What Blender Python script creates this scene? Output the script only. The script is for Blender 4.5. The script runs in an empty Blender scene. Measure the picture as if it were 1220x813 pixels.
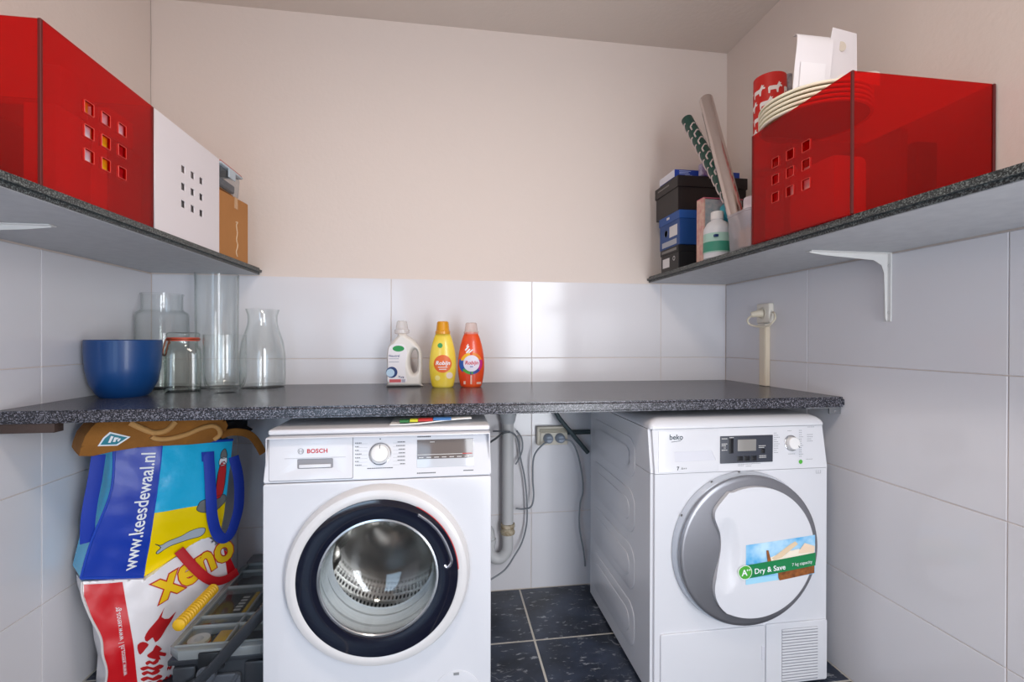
import bpy, bmesh, math, random
from mathutils import Matrix, Vector, noise
from mathutils.geometry import tessellate_polygon
S = bpy.context.scene
C = S.collection
PI = math.pi
random.seed(4)
# ------------------------------------------------------------ camera, world, lights, exposure
CAM_H = 1.0922
cd = bpy.data.cameras.new('camera'); cam = bpy.data.objects.new('camera', cd); C.objects.link(cam)
cd.sensor_width = 36; cd.lens = 550.18 / 1220 * 36; cd.clip_start = .02
_r, _p, _y = math.radians(-.1358), math.radians(-.2374), math.radians(8.1269)
_M = (Matrix.Rotation(-_y, 3, 'Z') @ Matrix.Rotation(PI / 2 + _p, 3, 'X') @ Matrix.Rotation(-_r, 3, 'Z'))
cam.matrix_world = Matrix.Translation((0, 0, CAM_H)) @ _M.to_4x4()
S.camera = cam
W = bpy.data.worlds.new('world'); S.world = W; W.use_nodes = True
W.node_tree.nodes['Background'].inputs[0].default_value = (.75, .87, 1, 1)
W.node_tree.nodes['Background'].inputs[1].default_value = 1.0

def area(name, loc, target, sx, sy, power, col):
    l = bpy.data.lights.new(name, 'AREA'); l.shape = 'RECTANGLE'; l.size = sx; l.size_y = sy
    l.energy = power; l.color = col
    o = bpy.data.objects.new(name, l); C.objects.link(o); o.location = loc
    o.rotation_euler = (Vector(target) - Vector(loc)).to_track_quat('-Z', 'Y').to_euler()
    return o
area('daylight_window', (-.75, -.84, .90), (-.1, .6, .75), .58, 1.5, 6.0, (.50, .73, 1))
area('left_wall_fill', (.93, -.84, 1.0), (.0, .6, .92), .62, 1.9, 26, (.92, .95, 1))  # added fill from the right rear, brightens the left wall
lamp_l = bpy.data.lights.new('ceiling_lamp_light', 'AREA'); lamp_l.shape = 'DISK'; lamp_l.size = .34
lamp_l.energy = 8.5; lamp_l.color = (1, .86, .73)
lo = bpy.data.objects.new('ceiling_lamp_light', lamp_l); C.objects.link(lo); lo.location = (.05, .4, 2.33)
S.view_settings.view_transform = 'Standard'; S.view_settings.look = 'None'
S.view_settings.exposure = 0.58; S.view_settings.gamma = 1; S.view_settings.use_curve_mapping = False
S.cycles.max_bounces = 14; S.cycles.transmission_bounces = 14; S.cycles.glossy_bounces = 6
S.cycles.diffuse_bounces = 6; S.cycles.transparent_max_bounces = 48

ART={'kees_front':[(0.0606,0.7625),(0.0564,0.7028),(0.0523,0.6433),(0.0309,0.5693),(0.0082,0.5002),(-0.0141,0.3989),(0.0549,0.3728),(0.1298,0.3445),(0.1687,0.3607),(0.2494,0.3961),(0.3037,0.4111),(0.3424,0.4036),(0.3533,0.4884),(0.3645,0.5889),(0.3868,0.7302),(0.2876,0.742),(0.1928,0.7563),(0.117,0.7621)],'kees_back':[(0.0318,0.7555),(0.0353,0.7075),(0.0389,0.6568),(0.0235,0.6013),(0.0083,0.5271),(-0.0158,0.4045),(0.0549,0.3753),(0.1298,0.3497),(0.1687,0.3633),(0.2494,0.3989),(0.3037,0.4139),(0.3424,0.4036),(0.3587,0.4869),(0.3699,0.5876),(0.3951,0.7288),(0.2876,0.7477),(0.1928,0.7617),(0.117,0.7674)],'kees_navy':[(0.0606,0.7625),(0.0564,0.7028),(0.0523,0.6433),(0.0309,0.5693),(0.0082,0.5002),(-0.0141,0.3989),(0.0549,0.3728),(0.1298,0.3445),(0.1521,0.5429),(0.1772,0.7564),(0.117,0.7621)],'kees_cyan':[(0.1772,0.7564),(0.1521,0.5429),(0.2694,0.5332),(0.3561,0.5231),(0.3645,0.5889),(0.3868,0.7302),(0.2876,0.742)],'kees_yellow':[(0.1521,0.5429),(0.1298,0.3445),(0.1687,0.3607),(0.2494,0.3961),(0.3037,0.4111),(0.3424,0.4036),(0.3533,0.4884),(0.3561,0.5231),(0.2694,0.5332)],'kees_seam':[(0.1772,0.7564),(0.168,0.6777),(0.1521,0.5429),(0.1298,0.3445)],'hem_top':[(0.0606,0.7625),(0.117,0.7621),(0.1928,0.7563),(0.2876,0.742),(0.3868,0.7302)],'hem_bottom':[(-0.0141,0.3989),(0.0549,0.3728),(0.1298,0.3445)],'hem_left':[(0.0606,0.7625),(0.0523,0.6433),(0.0082,0.5002),(-0.0141,0.3989)],'light_tower':[(0.3382,0.651),(0.3594,0.6523),(0.3457,0.5554),(0.3222,0.55)],'light_white':[(0.3409,0.6739),(0.3622,0.6754),(0.3594,0.6523),(0.3382,0.651)],'light_dome':[(0.3436,0.6762),(0.3463,0.6962),(0.357,0.706),(0.3623,0.6931),(0.3622,0.6754)],'rock':[(0.2681,0.5194),(0.2718,0.5353),(0.2805,0.5471),(0.3119,0.5499),(0.3509,0.5496),(0.3562,0.529),(0.3429,0.5121),(0.3194,0.4985),(0.2865,0.5054)],'fish':[(0.156,0.4431),(0.1713,0.4336),(0.1891,0.4395),(0.2259,0.4433),(0.2496,0.452),(0.2764,0.4545),(0.2937,0.4489),(0.2937,0.4345),(0.2812,0.4245),(0.2567,0.4244),(0.2258,0.4239),(0.1981,0.4227),(0.1823,0.4175),(0.1645,0.4079),(0.1602,0.4148),(0.1712,0.4269)],'strap_r':[(0.305,0.7044),(0.3047,0.6469),(0.3043,0.5606),(0.3091,0.4872),(0.3242,0.4273),(0.345,0.3998),(0.3664,0.4074),(0.3828,0.4497),(0.3941,0.5064),(0.3945,0.5966),(0.3838,0.6739)],'strap_l':[(0.0261,0.7468),(0.0164,0.6748),(0.0069,0.6159),(0.0011,0.5564),(0.0008,0.4954)],'text_kees':[(0.1101,0.3786),(0.1584,0.7305)],'kees_patch':[(0.2837,0.7085),(0.3229,0.7037),(0.3227,0.6689),(0.2836,0.6773)],'xen_front':[(-0.0123,0.3885),(-0.0125,0.3497),(0.0035,0.2838),(0.0255,0.2137),(0.029,0.1621),(0.0383,0.107),(0.0322,0.0355),(0.0317,-0.0765),(0.1998,-0.2044),(0.23,-0.2112),(0.2499,-0.0139),(0.2848,0.1377),(0.3414,0.1926),(0.4013,0.2476),(0.3687,0.3352),(0.3422,0.3685),(0.3037,0.4168),(0.2494,0.4017),(0.214,0.3841),(0.1687,0.366),(0.1298,0.3445),(0.0549,0.3703)],'xen_back':[(-0.0088,0.3773),(-0.0071,0.3473),(0.0072,0.282),(0.0274,0.2127),(0.0309,0.161),(0.0402,0.1059),(0.036,0.0332),(0.0355,-0.0791),(0.1998,-0.2044),(0.23,-0.2112),(0.2499,-0.0139),(0.2848,0.1377),(0.3362,0.1949),(0.3957,0.2499),(0.3768,0.3173),(0.3527,0.3411),(0.3162,0.3546),(0.2661,0.3448),(0.2254,0.3327),(0.1797,0.3293),(0.1297,0.3339),(0.0549,0.3627)],'xen_red':[(-0.0088,0.3797),(-0.0089,0.3481),(0.0063,0.2825),(0.0283,0.2122),(0.0319,0.1605),(0.0411,0.1053),(0.036,0.0332),(0.0355,-0.0791),(0.1191,-0.1438),(0.1135,-0.0144),(0.1106,0.0344),(0.0998,0.1496),(0.0909,0.2213),(0.0803,0.3136),(0.0757,0.3565)],'xen_side':[(0.3554,0.3519),(0.3687,0.3352),(0.4013,0.2476),(0.3709,0.2242),(0.3631,0.2779)],'xen_strap':[(0.2164,0.4052),(0.242,0.3596),(0.2757,0.307),(0.3107,0.2699),(0.3523,0.2557),(0.393,0.266)],'text_x':[(0.1683,0.2641),(0.3933,0.3231)],'text_url':[(0.0852,0.075),(0.0673,0.2889)],'streak':[(0.177,0.2413),(0.1593,0.2119),(0.1354,0.1889),(0.1248,0.1706),(0.131,0.1542),(0.146,0.1598),(0.1524,0.1405),(0.1678,0.1487),(0.1834,0.1733),(0.2086,0.2104),(0.188,0.1982),(0.168,0.2131)],'splat1':[(0.108,0.1557),(0.1205,0.1596),(0.1352,0.1441),(0.1288,0.1343),(0.1162,0.12),(0.11,0.1338)],'splat2':[(0.133,0.111),(0.1458,0.1173),(0.1545,0.1314),(0.1698,0.11),(0.1632,0.1054),(0.1808,0.0906),(0.1785,0.081),(0.1631,0.0921),(0.1674,0.0763),(0.1479,0.0897),(0.135,0.1019)],'stroke0':[(0.116,0.0757),(0.1336,0.0736),(0.1486,0.06),(0.1638,0.0621),(0.1762,0.0512),(0.1699,0.0453),(0.1516,0.049),(0.1366,0.0627),(0.1247,0.0629)],'stroke1':[(0.1201,0.0576),(0.134,0.0576),(0.1457,0.0456),(0.1577,0.0495),(0.1673,0.04),(0.1624,0.0334),(0.148,0.035),(0.1363,0.047),(0.1269,0.0458)],'stroke2':[(0.1286,0.087),(0.1388,0.0893),(0.1474,0.0793),(0.1561,0.0852),(0.163,0.0773),(0.1595,0.0699),(0.1491,0.069),(0.1405,0.0791),(0.1337,0.0763)],'stroke3':[(0.1179,0.0406),(0.1343,0.0389),(0.1482,0.0256),(0.1624,0.0281),(0.1738,0.0174),(0.168,0.0114),(0.151,0.0146),(0.1371,0.0281),(0.126,0.0279)],'stroke4':[(0.1851,0.0367),(0.1891,0.0426),(0.1925,0.0353),(0.1959,0.0443),(0.1986,0.0387),(0.1972,0.0299),(0.1931,0.0254),(0.1898,0.0327),(0.187,0.0275)],'stroke5':[(0.1283,0.0187),(0.1424,0.0183),(0.1542,0.006),(0.1662,0.0097),(0.1759,-0.0),(0.171,-0.0066),(0.1565,-0.0047),(0.1447,0.0077),(0.1352,0.0066)],'stroke6':[(0.1198,0.0053),(0.1363,0.0034),(0.1502,-0.0103),(0.1644,-0.008),(0.1759,-0.0189),(0.1701,-0.0249),(0.153,-0.0213),(0.139,-0.0075),(0.128,-0.0075)],'stroke7':[(0.1804,0.0041),(0.1858,0.0091),(0.1903,0.0011),(0.1949,0.0094),(0.1985,0.0032),(0.1966,-0.0053),(0.1912,-0.0089),(0.1867,-0.0009),(0.1831,-0.0056)],'apron':[(-0.0231,0.7592),(-0.0212,0.7853),(-0.0122,0.8151),(0.0024,0.8371),(0.0135,0.8477),(0.0475,0.8552),(0.1492,0.8517),(0.2634,0.8365),(0.3442,0.8169),(0.3547,0.7919),(0.344,0.7642),(0.3256,0.7439),(0.3051,0.7389),(0.239,0.7451),(0.1705,0.7549),(0.1067,0.7615),(0.047,0.76),(0.0057,0.7534)],'apron_roll':[(0.1361,0.7929),(0.1489,0.7828),(0.1817,0.7772),(0.2274,0.7832),(0.2681,0.7963),(0.3029,0.7996),(0.3232,0.785),(0.3283,0.7638),(0.3128,0.749)],'apron_roll2':[(0.0867,0.8395),(0.1173,0.8168),(0.1446,0.802),(0.1752,0.8052),(0.1977,0.8262)],'apron_strap':[(0.3439,0.7554),(0.3788,0.7615),(0.4204,0.7517),(0.449,0.7254),(0.4753,0.6709)],'apron_dark':[(0.3598,0.7468),(0.36,0.7763),(0.3789,0.7883),(0.4206,0.7942),(0.4493,0.787),(0.4463,0.769),(0.4667,0.7534),(0.449,0.7347),(0.3925,0.7562),(0.3706,0.745)],'badge':[(0.0132,0.7826),(0.0245,0.8052),(0.0396,0.8201),(0.0865,0.7985),(0.0568,0.7771)],'badge_in':[(0.0188,0.786),(0.0282,0.8034),(0.041,0.8149),(0.0785,0.7981),(0.0539,0.7814)],'glyph0':[(0.0348,0.7898),(0.0415,0.8086),(0.0472,0.8061),(0.0405,0.7888)],'glyph1':[(0.0452,0.7904),(0.0491,0.8036),(0.0588,0.8007),(0.0559,0.7961),(0.053,0.7966),(0.051,0.7894)],'glyph2':[(0.0549,0.7913),(0.0588,0.7992),(0.0637,0.7973),(0.0588,0.7893)]}
# ------------------------------------------------------------ helpers
def hx(s):
    s = s.lstrip('#'); v = [int(s[i:i + 2], 16) / 255 for i in (0, 2, 4)]
    return tuple(x / 12.92 if x <= .04045 else ((x + .055) / 1.055) ** 2.4 for x in v) + (1,)
_mats = {}
def M(name, col='#ffffff', rough=.5, metal=0, spec=.5, trans=0, ior=1.45, coat=0, bump=0, bscale=40, emit=0, var=None, vscale=6, alpha=1, aniso=0):
    if name in _mats: return _mats[name]
    m = bpy.data.materials.new(name); m.use_nodes = True; nt = m.node_tree; b = nt.nodes['Principled BSDF']
    c = hx(col) if isinstance(col, str) else col
    b.inputs['Base Color'].default_value = c; b.inputs['Roughness'].default_value = rough
    b.inputs['Metallic'].default_value = metal; b.inputs['Specular IOR Level'].default_value = spec
    b.inputs['Transmission Weight'].default_value = trans; b.inputs['IOR'].default_value = ior
    b.inputs['Coat Weight'].default_value = coat; b.inputs['Coat Roughness'].default_value = .08
    b.inputs['Alpha'].default_value = alpha; b.inputs['Anisotropic'].default_value = aniso
    if emit:
        b.inputs['Emission Color'].default_value = c; b.inputs['Emission Strength'].default_value = emit
    tc = nt.nodes.new('ShaderNodeTexCoord')
    if bump:
        n = nt.nodes.new('ShaderNodeTexNoise'); n.inputs['Scale'].default_value = bscale; n.inputs['Detail'].default_value = 5
        nt.links.new(tc.outputs['Object'], n.inputs['Vector'])
        bp = nt.nodes.new('ShaderNodeBump'); bp.inputs['Strength'].default_value = bump; bp.inputs['Distance'].default_value = .01
        nt.links.new(n.outputs['Fac'], bp.inputs['Height']); nt.links.new(bp.outputs['Normal'], b.inputs['Normal'])
    if var:
        n = nt.nodes.new('ShaderNodeTexNoise'); n.inputs['Scale'].default_value = vscale; n.inputs['Detail'].default_value = 4
        nt.links.new(tc.outputs['Object'], n.inputs['Vector'])
        r = nt.nodes.new('ShaderNodeValToRGB'); r.color_ramp.elements[0].position = .3; r.color_ramp.elements[1].position = .7
        r.color_ramp.elements[0].color = c; r.color_ramp.elements[1].color = hx(var)
        nt.links.new(n.outputs['Fac'], r.inputs['Fac']); nt.links.new(r.outputs['Color'], b.inputs['Base Color'])
    _mats[name] = m; return m

WM = {}
def mw(p): return WM.get(p.name, Matrix.Identity(4)) if p else Matrix.Identity(4)
def obj(name, bm, mat=None, parent=None, smooth=True, local=False, ang=.6):
    """link a bmesh given in world metres (or local=True: already in the parent's frame) as one object"""
    if parent and not local: bm.transform(mw(parent).inverted())
    me = bpy.data.meshes.new(name); bm.to_mesh(me); bm.free()
    mats = mat if isinstance(mat, (list, tuple)) else [mat]
    for m in mats:
        if m: me.materials.append(m)
    if smooth:
        me.polygons.foreach_set('use_smooth', [True] * len(me.polygons))
        try: me.set_sharp_from_angle(angle=ang)
        except Exception: pass
    o = bpy.data.objects.new(name, me); C.objects.link(o)
    if parent: o.parent = parent; WM[o.name] = mw(parent)
    return o
def tag(o, label=None, cat=None, group=None, kind=None):
    if label: o['label'] = label
    if cat: o['category'] = cat
    if group: o['group'] = group
    if kind: o['kind'] = kind
    return o
def thing(name, label, cat, loc=(0, 0, 0), rotz=0, group=None):
    o = bpy.data.objects.new(name, None); o.empty_display_size = .05; C.objects.link(o)
    o.location = loc; o.rotation_euler = (0, 0, rotz)
    WM[o.name] = Matrix.Translation(loc) @ Matrix.Rotation(rotz, 4, 'Z')
    return tag(o, label, cat, group)
def box(x0, x1, y0, y1, z0, z1, bev=0, seg=2, bm=None, taper=None):
    b = bmesh.new()
    bmesh.ops.create_cube(b, size=1)
    for v in b.verts:
        v.co = Vector(((x0 + x1) / 2 + v.co.x * (x1 - x0), (y0 + y1) / 2 + v.co.y * (y1 - y0), (z0 + z1) / 2 + v.co.z * (z1 - z0)))
        if taper and v.co.z < (z0 + z1) / 2:
            v.co.x = (x0 + x1) / 2 + (v.co.x - (x0 + x1) / 2) * taper; v.co.y = (y0 + y1) / 2 + (v.co.y - (y0 + y1) / 2) * taper
    if bev: bmesh.ops.bevel(b, geom=b.edges[:], offset=bev, segments=seg, profile=.5, affect='EDGES')
    if bm: return merge(bm, b)
    return b
def merge(bm, other):
    me = bpy.data.meshes.new('tmp'); other.to_mesh(me); other.free(); bm.from_mesh(me); bpy.data.meshes.remove(me); return bm
def smoothpts(pts, k=6, closed=False):
    P = [Vector(p) for p in pts]; n = len(P); out = []
    rng = range(n) if closed else range(n - 1)
    for i in rng:
        if closed: a, b, c, d = P[i - 1], P[i], P[(i + 1) % n], P[(i + 2) % n]
        else: a, b, c, d = P[max(i - 1, 0)], P[i], P[i + 1], P[min(i + 2, n - 1)]
        for j in range(k):
            t = j / k
            out.append(.5 * ((2 * b) + (c - a) * t + (2 * a - 5 * b + 4 * c - d) * t * t + (3 * b - a - 3 * c + d) * t ** 3))
    if not closed: out.append(P[-1])
    return out
def tube(pts, r, n=10, bm=None, closed=False, k=6, flat=None, up=None, cap=True):
    """round (or flat=(half width, half thickness)) tube along a smoothed path"""
    b = bm or bmesh.new()
    P = smoothpts(pts, k, closed) if k > 1 else [Vector(p) for p in pts]
    rings = []; N = len(P); prev = None
    for i, p in enumerate(P):
        a = P[i - 1] if (i or closed) else P[0]; c = P[(i + 1) % N] if (i < N - 1 or closed) else P[-1]
        t = (c - a).normalized()
        if up is not None: u = Vector(up)
        else: u = prev if prev else (Vector((0, 0, 1)) if abs(t.z) < .9 else Vector((1, 0, 0)))
        s = t.cross(u).normalized(); u2 = s.cross(t).normalized(); prev = u2
        rr = r(i / (N - 1)) if callable(r) else r
        ring = []
        for j in range(n):
            q = 2 * PI * j / n + PI / n
            if flat: co = p + s * (flat[0] * max(-1, min(1, 1.5 * math.cos(q)))) + u2 * (flat[1] * math.sin(q))
            else: co = p + s * rr * math.cos(q) + u2 * rr * math.sin(q)
            ring.append(b.verts.new(co))
        rings.append(ring)
    for i in range(N if closed else N - 1):
        A, B = rings[i], rings[(i + 1) % N]
        for j in range(n): b.faces.new((A[j], A[(j + 1) % n], B[(j + 1) % n], B[j]))
    if cap and not closed: b.faces.new(rings[0][::-1]); b.faces.new(rings[-1])
    bmesh.ops.recalc_face_normals(b, faces=b.faces[:])
    return b
def lathe(prof, c, n=48, axis='z', sx=1, sy=1, bm=None, a0=0, a1=2 * PI):
    """turn a (radius, along-axis) profile about the vertical (or y) axis through c"""
    b = bm or bmesh.new(); rings = []; full = abs(a1 - a0 - 2 * PI) < 1e-6; m = n if full else n + 1
    for r, h in prof:
        if r < 1e-6 and full:
            rings.append([b.verts.new((c[0], c[1], c[2] + h) if axis == 'z' else (c[0], c[1] + h, c[2]))]); continue
        R = []
        for j in range(m):
            t = a0 + (a1 - a0) * j / n
            if axis == 'z': R.append(b.verts.new((c[0] + r * sx * math.cos(t), c[1] + r * sy * math.sin(t), c[2] + h)))
            else: R.append(b.verts.new((c[0] + r * sx * math.cos(t), c[1] + h, c[2] + r * sy * math.sin(t))))
        rings.append(R)
    for A, B in zip(rings, rings[1:]):
        for j in range(n if full else n):
            k = (j + 1) % m if full else j + 1
            if len(A) == 1 and len(B) == 1: continue
            if len(A) == 1: b.faces.new((A[0], B[k], B[j]))
            elif len(B) == 1: b.faces.new((A[j], A[k], B[0]))
            else: b.faces.new((A[j], A[k], B[k], B[j]))
    bmesh.ops.recalc_face_normals(b, faces=b.faces[:])
    return b
def curve2d(loops, ext=.001, bev=0, res=2):
    """filled 2D outline (holes allowed) given thickness 2*ext and an edge bevel; xy plane, z thickness"""
    cu = bpy.data.curves.new('tmp', 'CURVE'); cu.dimensions = '2D'; cu.fill_mode = 'BOTH'
    cu.extrude = max(ext - bev, 0); cu.bevel_depth = bev; cu.bevel_resolution = res; cu.offset = -bev
    for li, lp in enumerate(loops):
        ar = sum(lp[i - 1][0] * lp[i][1] - lp[i][0] * lp[i - 1][1] for i in range(len(lp)))
        if (ar < 0) != (li > 0): lp = lp[::-1]
        sp = cu.splines.new('POLY'); sp.points.add(len(lp) - 1); sp.use_cyclic_u = True
        for p, q in zip(sp.points, lp): p.co = (q[0], q[1], 0, 1)
    return _cv(cu)
def _cv(cu):
    o = bpy.data.objects.new('tmp', cu); me = o.to_mesh(); b = bmesh.new(); b.from_mesh(me); o.to_mesh_clear()
    bpy.data.objects.remove(o); bpy.data.curves.remove(cu)
    bmesh.ops.remove_doubles(b, verts=b.verts[:], dist=1e-5); return b
def text2d(s, size, ext=0, bold=0, space=1, shear=0, align='CENTER'):
    cu = bpy.data.curves.new('tmp', 'FONT'); cu.body = s; cu.size = size; cu.extrude = ext; cu.offset = bold * size
    cu.space_character = space; cu.shear = shear; cu.align_x = align; cu.align_y = 'BOTTOM_BASELINE'; cu.resolution_u = 3
    return _cv(cu)
def circ(cx, cy, r, n=48, rev=False):
    a = [(cx + r * math.cos(2 * PI * i / n), cy + r * math.sin(2 * PI * i / n)) for i in range(n)]
    return a[::-1] if rev else a
def rrect(x0, x1, y0, y1, r=.005, n=5):
    out = []
    for cx, cy, a in ((x1 - r, y0 + r, -90), (x1 - r, y1 - r, 0), (x0 + r, y1 - r, 90), (x0 + r, y0 + r, 180)):
        for i in range(n + 1):
            t = math.radians(a + 90 * i / n); out.append((cx + r * math.cos(t), cy + r * math.sin(t)))
    return out
def front(bm, y):      # xy outline stood up facing -y at depth y
    bm.transform(Matrix(((1, 0, 0, 0), (0, 0, -1, y), (0, 1, 0, 0), (0, 0, 0, 1)))); bmesh.ops.recalc_face_normals(bm, faces=bm.faces[:]); return bm
def side(bm, x, sgn=-1):   # outline (y, z) facing -x (sgn -1) or +x
    bm.transform(Matrix(((0, 0, sgn, x), (1, 0, 0, 0), (0, 1, 0, 0), (0, 0, 0, 1)))); bmesh.ops.recalc_face_normals(bm, faces=bm.faces[:]); return bm
def flatpoly(pts, holes=()):
    b = bmesh.new(); vs = [b.verts.new((p[0], p[1], 0)) for p in pts]
    for t in tessellate_polygon([[Vector((p[0], p[1], 0)) for p in pts]]):
        try: b.faces.new([vs[i] for i in t])
        except ValueError: pass
    return b
def gridcut(bm, step):
    xs = [v.co.x for v in bm.verts]; ys = [v.co.y for v in bm.verts]
    for ax, lo, hi in ((0, min(xs), max(xs)), (1, min(ys), max(ys))):
        i = math.ceil(lo / step)
        while i * step < hi:
            co = Vector((0, 0, 0)); co[ax] = i * step; no = Vector((0, 0, 0)); no[ax] = 1
            bmesh.ops.bisect_plane(bm, geom=bm.verts[:] + bm.edges[:] + bm.faces[:], plane_co=co, plane_no=no); i += 1
    return bm
def wrap(bm, fn, step=.012):
    """lay a 2D print on the surface y = fn(x, z)"""
    gridcut(bm, step)
    for v in bm.verts: v.co = Vector((v.co.x, fn(v.co.x, v.co.y), v.co.y))
    bmesh.ops.recalc_face_normals(bm, faces=bm.faces[:])
    s = sum(f.normal.y * f.calc_area() for f in bm.faces)
    if s > 0: bmesh.ops.reverse_faces(bm, faces=bm.faces[:])
    return bm
def placed(bm, ax, ay, dx, dy):   # rotate/translate a 2D mesh so its +x runs along (dx,dy) from (ax,ay)
    l = math.hypot(dx, dy); c, s = dx / l, dy / l
    bm.transform(Matrix(((c, -s, 0, ax), (s, c, 0, ay), (0, 0, 1, 0), (0, 0, 0, 1)))); return bm

# ------------------------------------------------------------ materials
white_app = M('appliance_white', '#d6d6da', .28, coat=.3)
plastic_white = M('white_plastic', '#e6e4e2', .35)
chrome = M('chrome', '#c9c9cc', .18, 1)
steel = M('brushed_steel', '#b9b6b2', .22, 1)
black_pl = M('black_plastic', '#1d1f22', .4)
def sheer(name, face, edge, refl=1.0, rough=.02, haze=0, hazecol='#ffffff', power=3.0):
    """thin glass or clear plastic: tinted see-through walls, denser at grazing angles, with mirror reflection"""
    m = bpy.data.materials.new(name); m.use_nodes = True; nt = m.node_tree; L = nt.links.new
    nt.nodes.remove(nt.nodes['Principled BSDF']); out = nt.nodes['Material Output']
    lw = nt.nodes.new('ShaderNodeLayerWeight'); lw.inputs['Blend'].default_value = .5
    pw = nt.nodes.new('ShaderNodeMath'); pw.operation = 'POWER'; pw.inputs[1].default_value = power; L(lw.outputs['Facing'], pw.inputs[0])
    mc = nt.nodes.new('ShaderNodeMixRGB'); L(pw.outputs[0], mc.inputs[0]); mc.inputs[1].default_value = face; mc.inputs[2].default_value = edge
    tr = nt.nodes.new('ShaderNodeBsdfTransparent'); L(mc.outputs[0], tr.inputs['Color'])
    gl = nt.nodes.new('ShaderNodeBsdfGlossy'); gl.inputs['Roughness'].default_value = rough
    last = tr.outputs[0]
    if haze:
        df = nt.nodes.new('ShaderNodeBsdfDiffuse'); df.inputs['Color'].default_value = hx(hazecol) if isinstance(hazecol, str) else hazecol
        tl = nt.nodes.new('ShaderNodeBsdfTranslucent'); tl.inputs['Color'].default_value = df.inputs['Color'].default_value
        ad = nt.nodes.new('ShaderNodeMixShader'); L(df.outputs[0], ad.inputs[1]); L(tl.outputs[0], ad.inputs[2])
        mh = nt.nodes.new('ShaderNodeMixShader'); mh.inputs[0].default_value = haze; L(last, mh.inputs[1]); L(ad.outputs[0], mh.inputs[2]); last = mh.outputs[0]
    p5 = nt.nodes.new('ShaderNodeMath'); p5.operation = 'POWER'; p5.inputs[1].default_value = 5; L(lw.outputs['Facing'], p5.inputs[0])
    fr = nt.nodes.new('ShaderNodeMath'); fr.operation = 'MULTIPLY_ADD'; fr.inputs[1].default_value = .9; fr.inputs[2].default_value = .04; L(p5.outputs[0], fr.inputs[0])
    fm = nt.nodes.new('ShaderNodeMath'); fm.operation = 'MULTIPLY'; fm.inputs[1].default_value = refl; fm.use_clamp = True; L(fr.outputs[0], fm.inputs[0])
    mx = nt.nodes.new('ShaderNodeMixShader'); L(fm.outputs[0], mx.inputs[0]); L(last, mx.inputs[1]); L(gl.outputs[0], mx.inputs[2]); L(mx.outputs[0], out.inputs['Surface'])
    _mats[name] = m; return m
glass = sheer('clear_glass', (.993, 1, .997, 1), (.70, .76, .73, 1), 1.2, power=4)
glass_green = sheer('greenish_glass', (.975, .99, .98, 1), (.42, .55, .46, 1), 1, power=4)
grey_print = M('grey_print', '#8f9195', .6)
dark_print = M('dark_print', '#3c4046', .6)
red_print = M('red_print', '#c22126', .45)
white_print = M('white_print', '#eef0f2', .5)
cable_grey = M('cable_grey', '#7d8288', .5)
dark_hole = M('black_recess', '#0a0a0b', .7)

def plaster(name, col):
    m = M(name, col, .85, spec=.2, bump=.10, bscale=60); return m
def tile_mat(name, col, rough):
    return M(name, col, rough, spec=.5, bump=.012, bscale=9)
wall_paint = plaster('painted_plaster', '#dfd2c9')
ceil_paint = plaster('ceiling_paint', '#d9cdc3')
tile_white = tile_mat('glazed_white_tile', '#dedcdf', .12)
grout = M('white_grout', '#b4b0ab', .9)
floor_grout = M('floor_grout', '#cfcac0', .9, bump=.3, bscale=120)

def speckle_mat(name, dark, mid, light, rough, scale=420):
    m = bpy.data.materials.new(name); m.use_nodes = True; nt = m.node_tree; b = nt.nodes['Principled BSDF']
    tc = nt.nodes.new('ShaderNodeTexCoord'); n = nt.nodes.new('ShaderNodeTexNoise'); n.inputs['Scale'].default_value = scale
    n.inputs['Detail'].default_value = 2; n.inputs['Roughness'].default_value = .7
    nt.links.new(tc.outputs['Object'], n.inputs['Vector'])
    r = nt.nodes.new('ShaderNodeValToRGB'); e = r.color_ramp.elements
    e[0].position = .42; e[0].color = hx(dark); e[1].position = .62; e[1].color = hx(light)
    k = e.new(.52); k.color = hx(mid)
    nt.links.new(n.outputs['Fac'], r.inputs['Fac']); nt.links.new(r.outputs['Color'], b.inputs['Base Color'])
    b.inputs['Roughness'].default_value = rough
    bp = nt.nodes.new('ShaderNodeBump'); bp.inputs['Strength'].default_value = .12; bp.inputs['Distance'].default_value = .002
    nt.links.new(n.outputs['Fac'], bp.inputs['Height']); nt.links.new(bp.outputs['Normal'], b.inputs['Normal'])
    return m
worktop_mat = speckle_mat('speckled_laminate', '#17181f', '#303038', '#7d7b84', .25, 300)
shelf_mat = speckle_mat('speckled_shelf_laminate', '#1b2022', '#393f41', '#7e8685', .42, 300)
shelf_under = M('grey_board_underside', '#c3c3c5', .5, var='#b9b9bc', vscale=30)

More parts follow.
